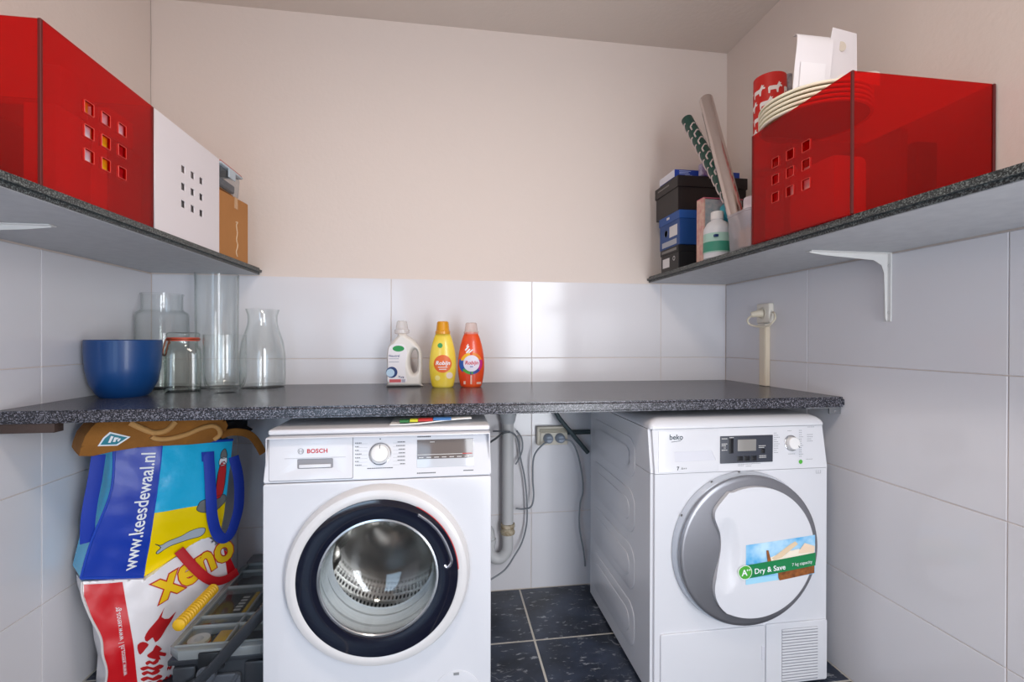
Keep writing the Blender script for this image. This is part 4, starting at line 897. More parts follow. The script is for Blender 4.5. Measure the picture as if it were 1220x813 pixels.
# ------------------------------------------------------------ boxes on the left shelf
red_ac = sheer('red_acrylic', (.9, .03, .015, 1), (.6, .01, .006, 1), .6, .05, .24, (.86, .004, .003, 1), 2)
red_edge = M('red_acrylic_edge', '#5a0d0c', .6)
ZS = 1.3765
def storage_box(name, label, x0, x1, y0, y1, z0, z1, fx, mat, edge, holes, hs, group=None):
    """open-topped box of flat sheets; the sheet at x=fx carries the nine square holes"""
    t = thing(name, label, 'storage box', ((x0 + x1) / 2, (y0 + y1) / 2, z0), group=group)
    th = .0045; hl = []
    for (hy, hz) in holes: hl.append(rrect(hy - hs, hy + hs, hz - hs, hz + hs, .001, 1))
    b = curve2d([[(y0 + .002, z0), (y1 - .002, z0), (y1 - .002, z1), (y0 + .002, z1)]] + hl, th / 2, 0)
    side(b, fx, 1 if fx == x1 else -1)
    obj('front_sheet', b, mat, t, smooth=False)
    ox = x0 if fx == x1 else x1
    obj('rear_sheet', box(ox - th / 2, ox + th / 2, y0 + .002, y1 - .002, z0, z1), mat, t, smooth=False)
    for y in (y0, y1): obj('end_sheet', box(x0 + th, x1 - th, y - (0 if y == y0 else th), y + (th if y == y0 else 0), z0, z1), mat, t, smooth=False)
    obj('bottom_sheet', box(x0 + th, x1 - th, y0 + th, y1 - th, z0, z0 + th), mat, t, smooth=False)
    if edge:
        for xx in (x0, x1):
            for y in (y0, y1):
                obj('corner_strip', box(xx - .003, xx + .003, y - .0028 if y == y0 else y - .003, y + .003 if y == y0 else y + .0008, z0, z1, .001, 1), edge, t)
        for (hy, hz) in holes:
            q = curve2d([rrect(hy - hs - .0009, hy + hs + .0009, hz - hs - .0009, hz + hs + .0009, .001, 1), rrect(hy - hs, hy + hs, hz - hs, hz + hs, .001, 1)], th / 2 + .0006)
            side(q, fx, 1 if fx == x1 else -1); obj('hole_edge', q, M('acrylic_edge_red', '#d8493e', .3), t, smooth=False)
    return t
hy = [1.099, 1.148, 1.2]; hz = [1.5795, 1.529, 1.4785]
holesL = [(y, z - (.012 if False else 0)) for y in hy for z in hz]
storage_box('storage_box', 'translucent red acrylic box with nine square holes on the left shelf', -1.105, -.7525, .982, 1.316, ZS, 1.690, -.7525, red_ac, red_edge, holesL, .0125)
holesW = [(y, z) for y in (1.453, 1.503, 1.552) for z in (1.579, 1.529, 1.479)]
storage_box('storage_box', 'white box with nine square holes beside the red box on the left shelf', -1.105, -.7525, 1.320, 1.668, ZS, 1.690, -.7525, M('white_sheet', '#e4dfe3', .35), None, holesW, .0105)
# contents of the red box seen through its holes
def item(name, label, cat, x0, x1, y0, y1, z0, z1, mat, rot=0, bev=.004, grp=None):
    b = box(x0, x1, y0, y1, z0, z1, bev, 2)
    if rot: 
        m_ = Vector(((x0 + x1) / 2, (y0 + y1) / 2, (z0 + z1) / 2)); b.transform(Matrix.Translation(m_) @ Matrix.Rotation(rot, 4, 'Z') @ Matrix.Translation(-m_))
    return tag(obj(name, b, mat), label, cat, grp)
ZI = ZS + .0048
item('orange_packet', 'orange packet behind the upper left hole of the left red box', 'packet', -.80, -.764, 1.045, 1.118, 1.556, 1.64, M('pk_orange', '#d8821c', .5)).location = (0, 0, 0)
item('white_carton', 'white carton behind the lower left holes of the left red box', 'carton', -.82, -.762, 1.03, 1.122, ZI, 1.5555, M('pk_white', '#dcdce6', .5))
item('yellow_carton', 'yellow carton behind the middle holes of the left red box', 'carton', -.82, -.762, 1.125, 1.172, ZI, 1.553, M('pk_yellow', '#e4b318', .5))
item('red_carton', 'red carton behind the right holes of the left red box', 'carton', -.83, -.762, 1.176, 1.292, ZI, 1.553, M('pk_red', '#a8121c', .5))
item('pale_carton', 'pale pink carton behind the upper right hole of the left red box', 'carton', -.83, -.762, 1.176, 1.26, 1.5535, 1.62, M('pk_pink', '#d9b9c4', .5))
item('dark_carton', 'dark low carton standing inside the left red box', 'carton', -1.08, -.93, 1.01, 1.20, ZI, 1.56, M('pk_dark', '#40242a', .5))
item('brown_carton', 'brown carton at the back inside the left red box', 'carton', -1.08, -.88, 1.21, 1.30, ZI, 1.63, M('pk_brown', '#6b4434', .6))
item('dark_packet', 'dark packet inside the white box behind its holes', 'packet', -.83, -.765, 1.36, 1.475, ZI, 1.542, M('pk_char', '#8f8985', .6))
item('grey_packet', 'grey packet inside the white box behind its holes', 'packet', -.84, -.765, 1.48, 1.60, ZI, 1.60, M('pk_grey', '#b3adab', .6))
# cardboard box
card = M('cardboard', '#b98048', .8, bump=.08, bscale=50, var='#ad753f', vscale=3)
t = thing('cardboard_box', 'brown cardboard box at the far end of the left shelf', 'box', (-.93, 1.79, ZS))
b = bmesh.new()
tp0, tp1 = 1.594, 1.606
vs = [(x, y, z) for x, y in ((-1.09, 1.674), (-.7525, 1.674), (-.7525, 1.898), (-1.09, 1.898)) for z in (ZS,)]
V0 = [b.verts.new(v) for v in vs]; V1 = [b.verts.new((v[0], v[1], tp0 + (tp1 - tp0) * (v[1] - 1.674) / .22)) for v in vs]
for j in range(4): b.faces.new((V0[j], V0[(j + 1) % 4], V1[(j + 1) % 4], V1[j]))
b.faces.new(V0[::-1]); b.faces.new(V1); bmesh.ops.bevel(b, geom=b.edges[:], offset=.002, segments=2, affect='EDGES'); obj('carton_body', b, card, t)
tape = M('clear_tape', '#c69a6a', .2, coat=.4)
obj('tape', box(-.7524, -.7516, 1.782, 1.808, 1.56, 1.601, 0), tape, t, smooth=False)
sw = [(-.7514, 1.792, 1.512), (-.7514, 1.805, 1.514), (-.7514, 1.796, 1.50), (-.7514, 1.803, 1.475), (-.7514, 1.797, 1.45), (-.7514, 1.806, 1.43), (-.7514, 1.795, 1.405), (-.7514, 1.804, 1.39)]
obj('torn_tape', tube(sw, .0018, 6), M('torn_paper', '#dcc4a4', .7), t)
obj('top_flap', box(-.84, -.754, 1.678, 1.775, 1.5995, 1.6025, .001, 1), M('cardboard_dark', '#8f6136', .8), t)
# tub on the cardboard box
t = thing('clip_tub', 'clear plastic tub with a red-edged blue lid on the cardboard box', 'tub', (-.85, 1.79, 1.6065))
clearpl = sheer('clear_plastic', (.93, .95, .97, 1), (.6, .66, .7, 1), .8, .08, .10, '#dfe6ea')
obj('tub_body', box(-.90, -.762, 1.70, 1.86, 1.607, 1.688, .012, 3, taper=.94), clearpl, t)
obj('tub_lid', box(-.905, -.757, 1.695, 1.865, 1.688, 1.697, .003, 2), M('lid_blue', '#b9c6d0', .4), t)
obj('lid_seal', box(-.903, -.759, 1.697, 1.863, 1.697, 1.701, .0015, 2), M('seal_red', '#c26a62', .4), t)
obj('tub_contents', box(-.88, -.775, 1.72, 1.84, 1.625, 1.655, .004, 1), M('tub_contents', '#55585f', .6), t)
obj('lid_clip', box(-.7605, -.755, 1.75, 1.80, 1.66, 1.695, .0015, 1), M('lid_blue'), t)

# ------------------------------------------------------------ things on the right shelf
holesR = [(y, z) for y, zz in ((1.058, (1.585, 1.538, 1.488)), (1.113, (1.585, 1.538, 1.488)), (1.168, (1.585, 1.538, 1.488))) for z in zz]
storage_box('storage_box', 'translucent red acrylic box with nine square holes on the right shelf', .9065, 1.2845, .925, 1.268, ZS, 1.700, .9065, red_ac, red_edge, holesR, .0125)
item('pink_bag', 'pale pink bag behind the holes of the right red box', 'bag', .918, 1.02, .99, 1.14, ZI, 1.545, M('pk_rose', '#d89a94', .6), .03, .02)
item('red_bag', 'red bag behind the left holes of the right red box', 'bag', .918, 1.03, 1.155, 1.235, ZI, 1.57, M('pk_red2', '#b81a1c', .5), 0, .012)
item('upright_folder', 'dark red upright folder inside the right red box', 'folder', 1.05, 1.075, .945, 1.22, ZI, 1.59, M('pk_maroon', '#6b0f12', .5))
item('dark_tin', 'dark tin standing near the end sheet inside the right red box', 'tin', 1.09, 1.15, .94, .985, ZI, 1.56, M('pk_black', '#2a1214', .5))
# stacked cream trays seen above the box
# stacked paper plates nested inside, raised at the far end
PLZ = 1.7012
for i in range(5):
    pz = PLZ + i * .0122
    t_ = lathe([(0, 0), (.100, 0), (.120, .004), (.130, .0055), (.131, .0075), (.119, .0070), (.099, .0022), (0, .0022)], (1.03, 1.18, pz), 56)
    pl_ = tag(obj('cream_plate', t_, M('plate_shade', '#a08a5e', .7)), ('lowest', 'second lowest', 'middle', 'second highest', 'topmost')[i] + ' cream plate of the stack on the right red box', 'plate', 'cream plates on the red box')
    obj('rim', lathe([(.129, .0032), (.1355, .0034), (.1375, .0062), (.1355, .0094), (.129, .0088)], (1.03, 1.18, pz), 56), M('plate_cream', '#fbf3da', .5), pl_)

# open white paper gift box
t = thing('white_gift_box', 'open white paper gift box with folded-over flap on the cream plates', 'gift box', (1.03, 1.15, 1.765))
pw = M('paper_box_white', '#f0ecee', .6)
zt_ = PLZ + 4 * .0122 + .0122
def sheetp(ptsA, ptsB, th=.0012):
    b = bmesh.new(); A = [b.verts.new(p) for p in ptsA]; B = [b.verts.new(p) for p in ptsB]
    for i in range(len(A) - 1): b.faces.new((A[i], A[i + 1], B[i + 1], B[i]))
    bmesh.ops.recalc_face_normals(b, faces=b.faces[:]); bmesh.ops.solidify(b, geom=b.faces[:], thickness=th); return b
def curl(x, y0):
    return smoothpts([(x - .016, y0, zt_), (x - .010, y0, zt_ + .07), (x, y0 + .003, zt_ + .140), (x + .010, y0 + .018, zt_ + .170), (x + .022, y0 + .045, zt_ + .182)], 5)
obj('front_flap', sheetp(curl(.941, 1.13), curl(1.050, 1.13)), pw, t)
obj('side_flap', sheetp([(1.026, 1.135, zt_), (1.022, 1.135, zt_ + .05), (1.054, 1.14, zt_ + .192)], [(1.16, 1.17, zt_), (1.16, 1.17, zt_ + .06), (1.158, 1.17, zt_ + .204)]), pw, t)
obj('inner_card', sheetp([(.940, 1.126, zt_ + .002), (.946, 1.126, zt_ + .080)], [(1.014, 1.126, zt_ + .002), (1.020, 1.126, zt_ + .080)]), M('paper_card', '#f6f3f5', .6), t)
b = lathe([(0, -.002), (.0135, -.002), (.014, 0)], (1.092, 1.151, zt_ + .150), 24, 'y'); obj('round_seal', b, M('seal_cream', '#d8cdbd', .5), t)
obj('glassine_bag', sheetp([(.99, 1.06, zt_ - .0), (1.0, 1.06, zt_ + .012), (1.02, 1.07, zt_ + .018)], [(1.13, 1.07, zt_ - .0), (1.13, 1.07, zt_ + .035), (1.13, 1.08, zt_ + .045)]), M('glassine_white', '#e9e2d6', .4), t)
# red wrapping roll with white animals
rc = (1.066, 1.405, ZS); rr = .049
t = thing('gift_wrap_roll', 'red gift wrap roll with white animal print standing beside the right red box', 'gift wrap', rc)
obj('paper_roll', lathe([(rr - .003, 0), (rr, 0), (rr, .583), (rr - .003, .583), (rr - .003, 0)], rc, 48), M('wrap_red', '#cc2018', .5), t)
moose = [(-.014, 0), (-.011, 0), (-.010, .008), (.002, .009), (.004, 0), (.007, 0), (.008, .012), (.011, .017), (.016, .016), (.017, .020), (.012, .023), (.015, .028), (.011, .027), (.009, .031), (.007, .026), (.004, .020), (-.012, .020), (-.015, .016)]
b = bmesh.new()
for row in range(12):
    for col in range(6):
        q = flatpoly([(x * 1.35, y_ * 1.15) for x, y_ in moose]); a0 = col * .0513 + (row % 2) * .0257 - .13; z0 = .02 + row * .045
        gridcut(q, .006)
        for v in q.verts:
            aa = (v.co.x + a0) / rr - PI / 2 - .3; v.co = Vector((rc[0] + (rr + .0006) * math.cos(aa), rc[1] + (rr + .0006) * math.sin(aa), rc[2] + z0 + v.co.y))
        merge(b, q)
tag(obj('animal_print', b, M('wrap_white', '#efe4e1', .5), t), kind='stuff')
t = thing('grey_wrap_roll', 'thin grey striped roll standing right beside the red gift wrap', 'roll', (1.128, 1.40, ZS))
obj('paper_roll', lathe([(0, 0), (.0115, 0), (.0115, .60), (0, .60)], (1.130, 1.40, ZS), 24), M('comb_grey', '#6f6d72', .5, var='#a9a3a6', vscale=70), t)
t = thing('scissors', 'scissors with black handles lying on the cream plates', 'scissors', (1.0, 1.22, zt_))
obj('blade', tube([(1.07, 1.20, zt_ + .002), (1.0, 1.24, zt_ + .006)], .01, 8, flat=(.007, .0015), up=(0, 0, 1), k=1), steel, t)
obj('handle', tube([(1.005, 1.235, zt_ + .008), (.985, 1.235, zt_ + .022), (.963, 1.245, zt_ + .024), (.958, 1.258, zt_ + .012), (.975, 1.262, zt_ + .004), (.995, 1.250, zt_ + .003)], .0038, 8, closed=True), M('black_plastic'), t)
obj('handle', tube([(1.010, 1.245, zt_ + .008), (1.0, 1.262, zt_ + .018), (.985, 1.280, zt_ + .018), (.978, 1.290, zt_ + .008), (.99, 1.285, zt_ + .003), (1.005, 1.262, zt_ + .003)], .0038, 8, closed=True), M('black_plastic'), t)

def shoebox(name, label, x0, x1, y0, y1, z0, z1, mat, lidmat, lh=.03, lid_over=.003, grp='shoe boxes on the right shelf'):
    t = thing(name, label, 'box', ((x0 + x1) / 2, (y0 + y1) / 2, z0), group=grp)
    obj('box_body', box(x0 + lid_over, x1 - lid_over, y0 + lid_over, y1 - lid_over, z0, z1 - .002, .0015, 1), mat, t)
    b = box(x0, x1, y0, y1, z1 - lh, z1, .0015, 1); obj('lid', b, lidmat, t); return t
blk = M('box_black', '#1c1b1e', .45); blue = M('box_blue', '#1c4684', .45); bluel = M('box_blue_lid', '#1f4f96', .45)
t = shoebox('shoe_box', 'small black shoe box with label and finger hole, lowest of the stack', .911, 1.20, 1.722, 1.876, ZS, 1.470, blk, blk, .026)
obj('box_label', box(.9132, .9138, 1.80, 1.858, 1.392, 1.430, 0), M('label_white', '#d8d6d6', .6), t, smooth=False)
b = lathe([(.006, -.0006), (.0095, -.0006), (.0095, 0), (.006, 0)], (0, 0, 0), 20); b.transform(Matrix.Translation((.9136, 1.762, 1.422)) @ Matrix.Rotation(-PI / 2, 4, 'Y')); obj('finger_hole', b, M('metal_ring', '#b9b9bb', .3, .8), t)
obj('box_lettering', side(placed(text2d('neolithic', .016, bold=.01), 0, 0, -1, 0), .9104, 1) if False else box(.9098, .9104, 1.735, 1.860, 1.452, 1.462, 0), M('label_dim', '#7f7c7a', .6), t, smooth=False)
t = shoebox('shoe_box', 'blue shoe box with white label, between the two black boxes', .911, 1.20, 1.714, 1.890, 1.4705, 1.607, blue, bluel, .034)
obj('box_label', box(.9132, .9138, 1.735, 1.80, 1.512, 1.556, 0), M('label_white'), t, smooth=False)
obj('box_label', box(.9132, .9138, 1.74, 1.865, 1.478, 1.500, 0), M('label_silver', '#a9aeb8', .5), t, smooth=False)
b = lathe([(0, -.0006), (.014, -.0006), (.014, 0)], (0, 0, 0), 20); b.transform(Matrix.Translation((.9134, 1.83, 1.535)) @ Matrix.Rotation(-PI / 2, 4, 'Y')); obj('round_label', b, M('label_white'), t)
obj('lid_mark', box(.9098, .9106, 1.795, 1.818, 1.588, 1.597, .0002, 1), M('label_white'), t)
t = shoebox('shoe_box', 'large black shoe box on top of the blue one', .911, 1.215, 1.728, 1.930, 1.6075, 1.748, M('box_black_warm', '#201b1c', .4), M('box_black_warm'), .045, .004)
obj('box_lettering', box(.9102, .9108, 1.80, 1.90, 1.727, 1.733, 0), M('label_dim'), t, smooth=False)
t = thing('flat_box', 'flat blue and white box lying on the large black shoe box', 'box', (1.0, 1.8, 1.7485))
obj('box_body', box(.911, 1.195, 1.752, 1.885, 1.7485, 1.779, .001, 1), M('flat_blue', '#1f3f9c', .4), t)
obj('white_side', box(.9096, .9106, 1.7535, 1.8835, 1.7495, 1.778, 0), M('pk_white'), t, smooth=False)
b = bmesh.new()
for i, (x, w) in enumerate(((.93, .05), (.93, .04), (.93, .045), (.955, .03))): box(x, x + w, 1.7508, 1.7518, 1.7715 - i * .0055, 1.774 - i * .0055, bm=b)
obj('box_lettering', b, M('label_lightblue', '#a9b9e6', .5), t, smooth=False)
item('purple_packet', 'small purple and white packet leaning on the blue flat box', 'packet', 1.005, 1.072, 1.722, 1.742, 1.7485, 1.795, M('pk_purple', '#6a3f8f', .5, var='#d8cfdf', vscale=45), .15, .002)
# big picture book / pack leaning behind the bottle
t = thing('patterned_pack', 'pink-edged patterned flat pack standing behind the white bottle', 'pack', (1.0, 1.6, ZS))
obj('pack_body', box(.945, 1.10, 1.596, 1.64, ZS, 1.615, .002, 1), M('pack_pattern', '#b9b4b4', .5, var='#8f9ea6', vscale=60), t)
obj('pack_edge', box(.942, .950, 1.594, 1.641, ZS, 1.617, .001, 1), M('pack_pink', '#c98a86', .5, var='#d9b9a6', vscale=50), t)
obj('pack_top', box(.942, 1.102, 1.594, 1.641, 1.6155, 1.620, .001, 1), M('pack_rose', '#cf6a7c', .5), t)
# white bottle with green label
c = (.957, 1.530, ZS)
t = thing('label_bottle', 'white plastic bottle with green label on the right shelf', 'bottle', c)
bp_ = [(0, 0), (.040, 0), (.0445, .004), (.0455, .10), (.044, .112), (.034, .130), (.020, .140), (.019, .146)]
obj('bottle_body', lathe(bp_ + [(0, .147)], c, 40), M('bottle_white', '#d5d6da', .35), t)
obj('cap', lathe([(.0195, .143), (.0215, .143), (.0215, .168), (.019, .171), (0, .171)], c, 28), plastic_white, t)
lb = obj('label', lathe([(.0458, .022), (.0461, .022), (.0461, .090), (.0458, .090)], c, 40), M('lb_mint', '#a6c9bc', .5), t)
obj('label_band', lathe([(.0463, .026), (.0466, .026), (.0466, .060), (.0463, .060)], c, 40), M('lb_green', '#3f8f78', .5), lb)
b = box(c[0] - .034, c[0] - .022, c[1] - .044, c[1] - .033, ZS + .074, ZS + .082); obj('label_mark', b, M('label_navy'), lb)
# clear bin with the rolls standing in it
t = thing('clear_bin', 'clear plastic bin holding paper beside the right red box', 'bin', (1.0, 1.37, ZS))
frost = sheer('frosted_plastic', (.9, .9, .92, 1), (.7, .7, .74, 1), .6, .2, .35, '#dcdde2')
b = bmesh.new(); L0 = rrect(.914, 1.018, 1.296, 1.398, .012); L1 = rrect(.910, 1.022, 1.288, 1.404, .014)
mk = lambda L, z, s=1: [b.verts.new((.966 + (x - .966) * s, 1.346 + (y - 1.346) * s, z)) for x, y in L]
RR = [mk(L0, ZS), mk(L1, ZS + .112), mk(L1, ZS + .113, 1.035), mk(L1, ZS + .119, 1.035), mk(L1, ZS + .119, .985), mk(L0, ZS + .004, .975)]
for A, B in zip(RR, RR[1:]):
    for j in range(len(A)): b.faces.new((A[j], A[(j + 1) % len(A)], B[(j + 1) % len(A)], B[j]))
b.faces.new(RR[0][::-1]); b.faces.new(RR[-1]); bmesh.ops.recalc_face_normals(b, faces=b.faces[:]); 
for v in b.verts: v.co.x = max(v.co.x, .9055)
obj('bin_wall', b, frost, t)
item('orange_paper', 'orange paper packet lying in the clear bin', 'packet', .925, .985, 1.305, 1.365, ZS + .006, ZS + .065, M('pk_salmon', '#d99a72', .6), .1, .006)
item('white_tissue', 'white crumpled tissue pack sticking out of the clear bin', 'packet', .925, .965, 1.303, 1.345, ZS + .066, ZS + .165, M('pk_tissue', '#d8cfd2', .7, var='#b9aab0', vscale=30), .2, .012)
t = thing('teal_ball', 'teal paper ball behind the white bottle', 'ball', (1.0, 1.497, 1.5))
b = bmesh.new(); bmesh.ops.create_icosphere(b, subdivisions=3, radius=.038)
for v in b.verts: v.co *= 1 + .06 * noise.noise(v.co * 60)
b.transform(Matrix.Translation((1.018, 1.545, 1.555))); obj('ball_body', b, M('teal_paper', '#3f9fae', .5), t)
item('teal_carton', 'dark teal carton under the teal ball', 'carton', 1.008, 1.065, 1.49, 1.585, ZS, 1.518, M('pk_teal', '#2f7f80', .5), 0, .003)
# rolls leaning in the clear bin
def roll(name, label, p0, p1, r, mat, inner):
    t = thing(name, label, 'roll', p0); v = Vector(p1) - Vector(p0); L_ = v.length
    m = Matrix.Translation(p0) @ v.to_track_quat('Z', 'Y').to_matrix().to_4x4()
    b = lathe([(r - .004, 0), (r, 0), (r, L_), (r - .004, L_), (r - .004, 0)], (0, 0, 0), 32); b.transform(m); obj('paper_roll', b, mat, t)
    return t, m, L_
t, m_, L_ = roll('foil_roll', 'rose silver foil roll leaning out of the clear bin', (.940, 1.365, ZS + .035), (.972, 1.63, 2.0), .0245, M('foil', '#d2c6c2', .2, .95), None)
t, m_, L_ = roll('candy_cane_roll', 'dark green gift wrap roll with candy canes leaning beside the foil roll', (.990, 1.375, ZS + .026), (.945, 1.72, 1.965), .0215, M('wrap_green', '#24483f', .45), None)
b = bmesh.new(); b2 = bmesh.new()
for i in range(14):
    z = .12 + i * .043
    if z > L_ - .04: break
    for a0 in (-2.2, -.9, .6, 2.0):
        z_ = z + (.02 if a0 in (-.9, 2.0) else 0)
        pts = [((.0222) * math.cos(a0 + k * .25), .0222 * math.sin(a0 + k * .25), z_ + (.0, .006, .012, .016, .014)[k]) for k in range(5)]
        pts = [((.0222) * math.cos(a0), .0222 * math.sin(a0), z_ - .018)] + pts
        tube(pts, .0028, 6, b, k=3)
b.transform(m_); tag(obj('candy_canes', b, M('cane_pale', '#d3bfbb', .5), t), kind='stuff')
t = thing('dark_rim_jar', 'clear jar with a dark rim standing beside the red gift wrap', 'jar', (.96, 1.32, 1.5))
item('box_under_jar', 'pale carton under the dark-rimmed jar', 'carton', .925, .93 + .06, 1.285 - .0, 1.2855 + .0, ZS, ZS + .001, frost) if False else None
obj('jar_body', lathe([(0, 0), (.030, 0), (.034, .004), (.034, .075), (.030, .08), (0, .08)], (1.018, 1.362, 1.50 - .0)), clearpl, t) if False else None
obj('jar_body', lathe([(0, 0), (.024, 0), (.028, .004), (.028, .07), (0, .07)], (.985, 1.325, 1.5420), 28), clearpl, t)
obj('rim', lathe([(.024, .068), (.032, .068), (.032, .078), (.024, .080)], (.985, 1.325, 1.5420), 28), black_pl, t)

# ------------------------------------------------------------ shopping bags in the left corner
BA = math.atan2(.69459451, .71940146); BO = (-1.03, 1.5, 0)
def crease(seed, amp, bulge, zc, xc):
    def f(x, z):
        p = Vector((x * 9 + seed, z * 6, seed * .7))
        w = noise.noise(p) * .6 + noise.noise(p * 2.1) * .35 + noise.noise(Vector((x * 14 + z * 20 + seed, z * 9 - x * 12, 3))) * .3
        d = ((x - xc[0]) / xc[1]) ** 2 + ((z - zc[0]) / zc[1]) ** 2
        return -bulge * max(0, 1 - d) - amp * w
    return f
def bagbody(name, front_pts, back_pts, depth, fn, mat, parent):
    fp = []; bp2 = []
    n = len(front_pts)
    for i in range(n):
        for k in range(4):
            t_ = k / 4; a, c_ = front_pts[i], front_pts[(i + 1) % n]; d, e = back_pts[i], back_pts[(i + 1) % n]
            fp.append((a[0] + (c_[0] - a[0]) * t_, a[1] + (c_[1] - a[1]) * t_)); bp2.append((d[0] + (e[0] - d[0]) * t_, d[1] + (e[1] - d[1]) * t_))
    b = wrap(flatpoly(fp), fn, .012)
    q = bmesh.new(); A = [q.verts.new((x, fn(x, z), z)) for x, z in fp]
    Mi = [q.verts.new(((x + x2) / 2, depth / 2, (z + z2) / 2)) for (x, z), (x2, z2) in zip(fp, bp2)]
    B = [q.verts.new((x, depth, z)) for x, z in bp2]; m = len(A)
    for U, V in ((A, Mi), (Mi, B)):
        for j in range(m): q.faces.new((U[j], V[j], V[(j + 1) % m], U[(j + 1) % m]))
    merge(b, q)
    bk = flatpoly(bp2)
    for v in bk.verts: v.co = Vector((v.co.x, depth, v.co.y))
    merge(b, bk); bmesh.ops.remove_doubles(b, verts=b.verts[:], dist=.0003)
    bmesh.ops.recalc_face_normals(b, faces=b.faces[:])
    return obj(name, b, mat, parent, local=True, ang=1.0)
def pr(name, poly, fn, off, mat, parent, step=.012):
    return obj(name, wrap(flatpoly(poly) if not isinstance(poly, bmesh.types.BMesh) else poly, lambda x, z: fn(x, z) - off, step), mat, parent, local=True, ang=1.0)
vin = dict(rough=.22, coat=.35, bump=.22, bscale=22)
navy = M('bag_navy', '#0b37a8', rough=.38, coat=.08, bump=.1, bscale=22); cyan = M('bag_cyan', '#1bb2e0', **vin); yellow = M('bag_yellow', '#f6d600', **vin)
strap_blue = M('strap_blue', '#1337a6', .6); hem_blue = M('hem_blue', '#1744b4', .4)
kf = crease(2.3, .009, .022, (.57, .22), (.23, .26))
kb = thing('blue_shopping_bag', 'blue, cyan and yellow shopping bag with a lighthouse picture, on the red and white bag', 'shopping bag', BO, BA)
kbody = bagbody('bag_body', ART['kees_front'], ART['kees_back'], .11, kf, cyan, kb)
pr('navy_panel', ART['kees_navy'], kf, .0012, navy, kbody); pr('yellow_print', ART['kees_yellow'], kf, .0012, yellow, kbody); pr('cyan_print', ART['kees_cyan'], kf, .0012, cyan, kbody)
p0, p1 = ART['text_kees']; Lk = math.hypot(p1[0] - p0[0], p1[1] - p0[1])
b = text2d('www.keesdewaal.nl', .05, bold=.012, align='LEFT'); w_ = max(v.co.x for v in b.verts)
b.transform(Matrix.Diagonal((Lk / w_, 1.0, 1, 1)))
pr('web_lettering', placed(b, p0[0], p0[1], p1[0] - p0[0], p1[1] - p0[1]), kf, .0026, white_print, kbody, .012)
line_m = M('print_outline', '#20242c', .5)
def outlined(name, key, mat, off=.0026):
    pts = [(p[0], p[1], 0) for p in ART[key]]; s_ = [(v.x, v.y) for v in smoothpts(pts, 3, True)]
    cxm = sum(p[0] for p in s_) / len(s_); czm = sum(p[1] for p in s_) / len(s_)
    b = tube([(x, kf(x, z) - off, z) for x, z in s_], .0011, 4, closed=True, k=1)
    obj('outline', b, line_m, kbody, local=True); return pr(name, s_, kf, off, mat, kbody)
outlined('rock_print', 'rock', M('rock_grey', '#6f7272', .5)); outlined('fish_print', 'fish', M('fish_grey', '#aab3bd', .4))
outlined('lighthouse_print', 'light_tower', red_print, .0032); outlined('lighthouse_lamp', 'light_white', white_print, .0032); outlined('lighthouse_dome', 'light_dome', M('rock_grey'), .0032)
def hem(key, r, mat, parent, fn=kf, y=0): 
    obj('hem', tube([(x, fn(x, z) - y, z) for x, z in [(v.x, v.y) for v in smoothpts([(a, b_, 0) for a, b_ in ART[key]], 5)]], r, 8, k=1), mat, parent, local=True)
hem('hem_top', .0048, hem_blue, kbody); hem('hem_bottom', .0045, hem_blue, kbody); hem('hem_left', .0035, hem_blue, kbody); hem('kees_seam', .0022, hem_blue, kbody)
def strap(name, key, mat, parent, fn, w=.0155, lift=.012, up=(0, 1, 0)):
    pts = ART[key]; n = len(pts); P = []
    for i, (x, z) in enumerate(pts):
        P.append((x, fn(x, z) - .004 - lift * math.sin(PI * min(1, i / (n - 1))), z))
    obj(name, tube(P, .01, 10, flat=(w, .0016), up=up, k=5), mat, parent, local=True)
strap('handle', 'strap_r', strap_blue, kb, lambda x, z: min(kf(min(x, .34), z), -.006), .0165, .02)
strap('handle', 'strap_l', strap_blue, kb, lambda x, z: .012, .0165, .008)
pr('handle_patch', ART['kees_patch'], kf, .0055, strap_blue, kb)
pr('green_print', [(-.012, .50), (-.004, .535), (.004, .545), (.006, .52), (-.004, .49)], lambda x, z: .03, .0, M('bag_green', '#3f9a3a', .4), kbody) if False else None

xf = crease(7.7, .010, .03, (.2, .30), (.17, .24))
white_bag = M('bag_white', '#eeeaec', rough=.28, coat=.4, bump=.12, bscale=22)
red_bag = M('bag_red', '#d0141f', rough=.3, coat=.3, bump=.08, bscale=26)
xb = thing('red_white_shopping_bag', 'white and red shopping bag with yellow lettering on the floor beside the toolbox', 'shopping bag', BO, BA)
xfr = [(x, max(z, .002)) for x, z in ART['xen_front']]; xbk = [(x, max(z, .002)) for x, z in ART['xen_back']]
xbody = bagbody('bag_body', xfr, xbk, .10, xf, white_bag, xb)
pr('red_panel', [(x, max(z, .004)) for x, z in ART['xen_red']], xf, .0012, red_bag, xbody); pr('red_side', ART['xen_side'], xf, .0012, red_bag, xbody)
p0, p1 = ART['text_x']; Lk = math.hypot(p1[0] - p0[0], p1[1] - p0[1])
b = text2d('xeno', .135, bold=.035, align='LEFT', space=1.02); w_ = max(v.co.x for v in b.verts)
hh = (Lk * 1.0 / w_)
b.transform(Matrix.Diagonal((hh, 1.0, 1, 1))); rb_ = text2d('xeno', .135, bold=.062, align='LEFT', space=1.02); rb_.transform(Matrix.Diagonal((hh, 1.0, 1, 1)))
pr('lettering_outline', placed(rb_, p0[0], p0[1], p1[0] - p0[0], p1[1] - p0[1]), xf, .0024, red_print, xbody)
pr('lettering', placed(b, p0[0], p0[1], p1[0] - p0[0], p1[1] - p0[1]), xf, .0036, M('letter_yellow', '#f2c81c', .35), xbody)
p0, p1 = ART['text_url']; Lk = math.hypot(p1[0] - p0[0], p1[1] - p0[1])
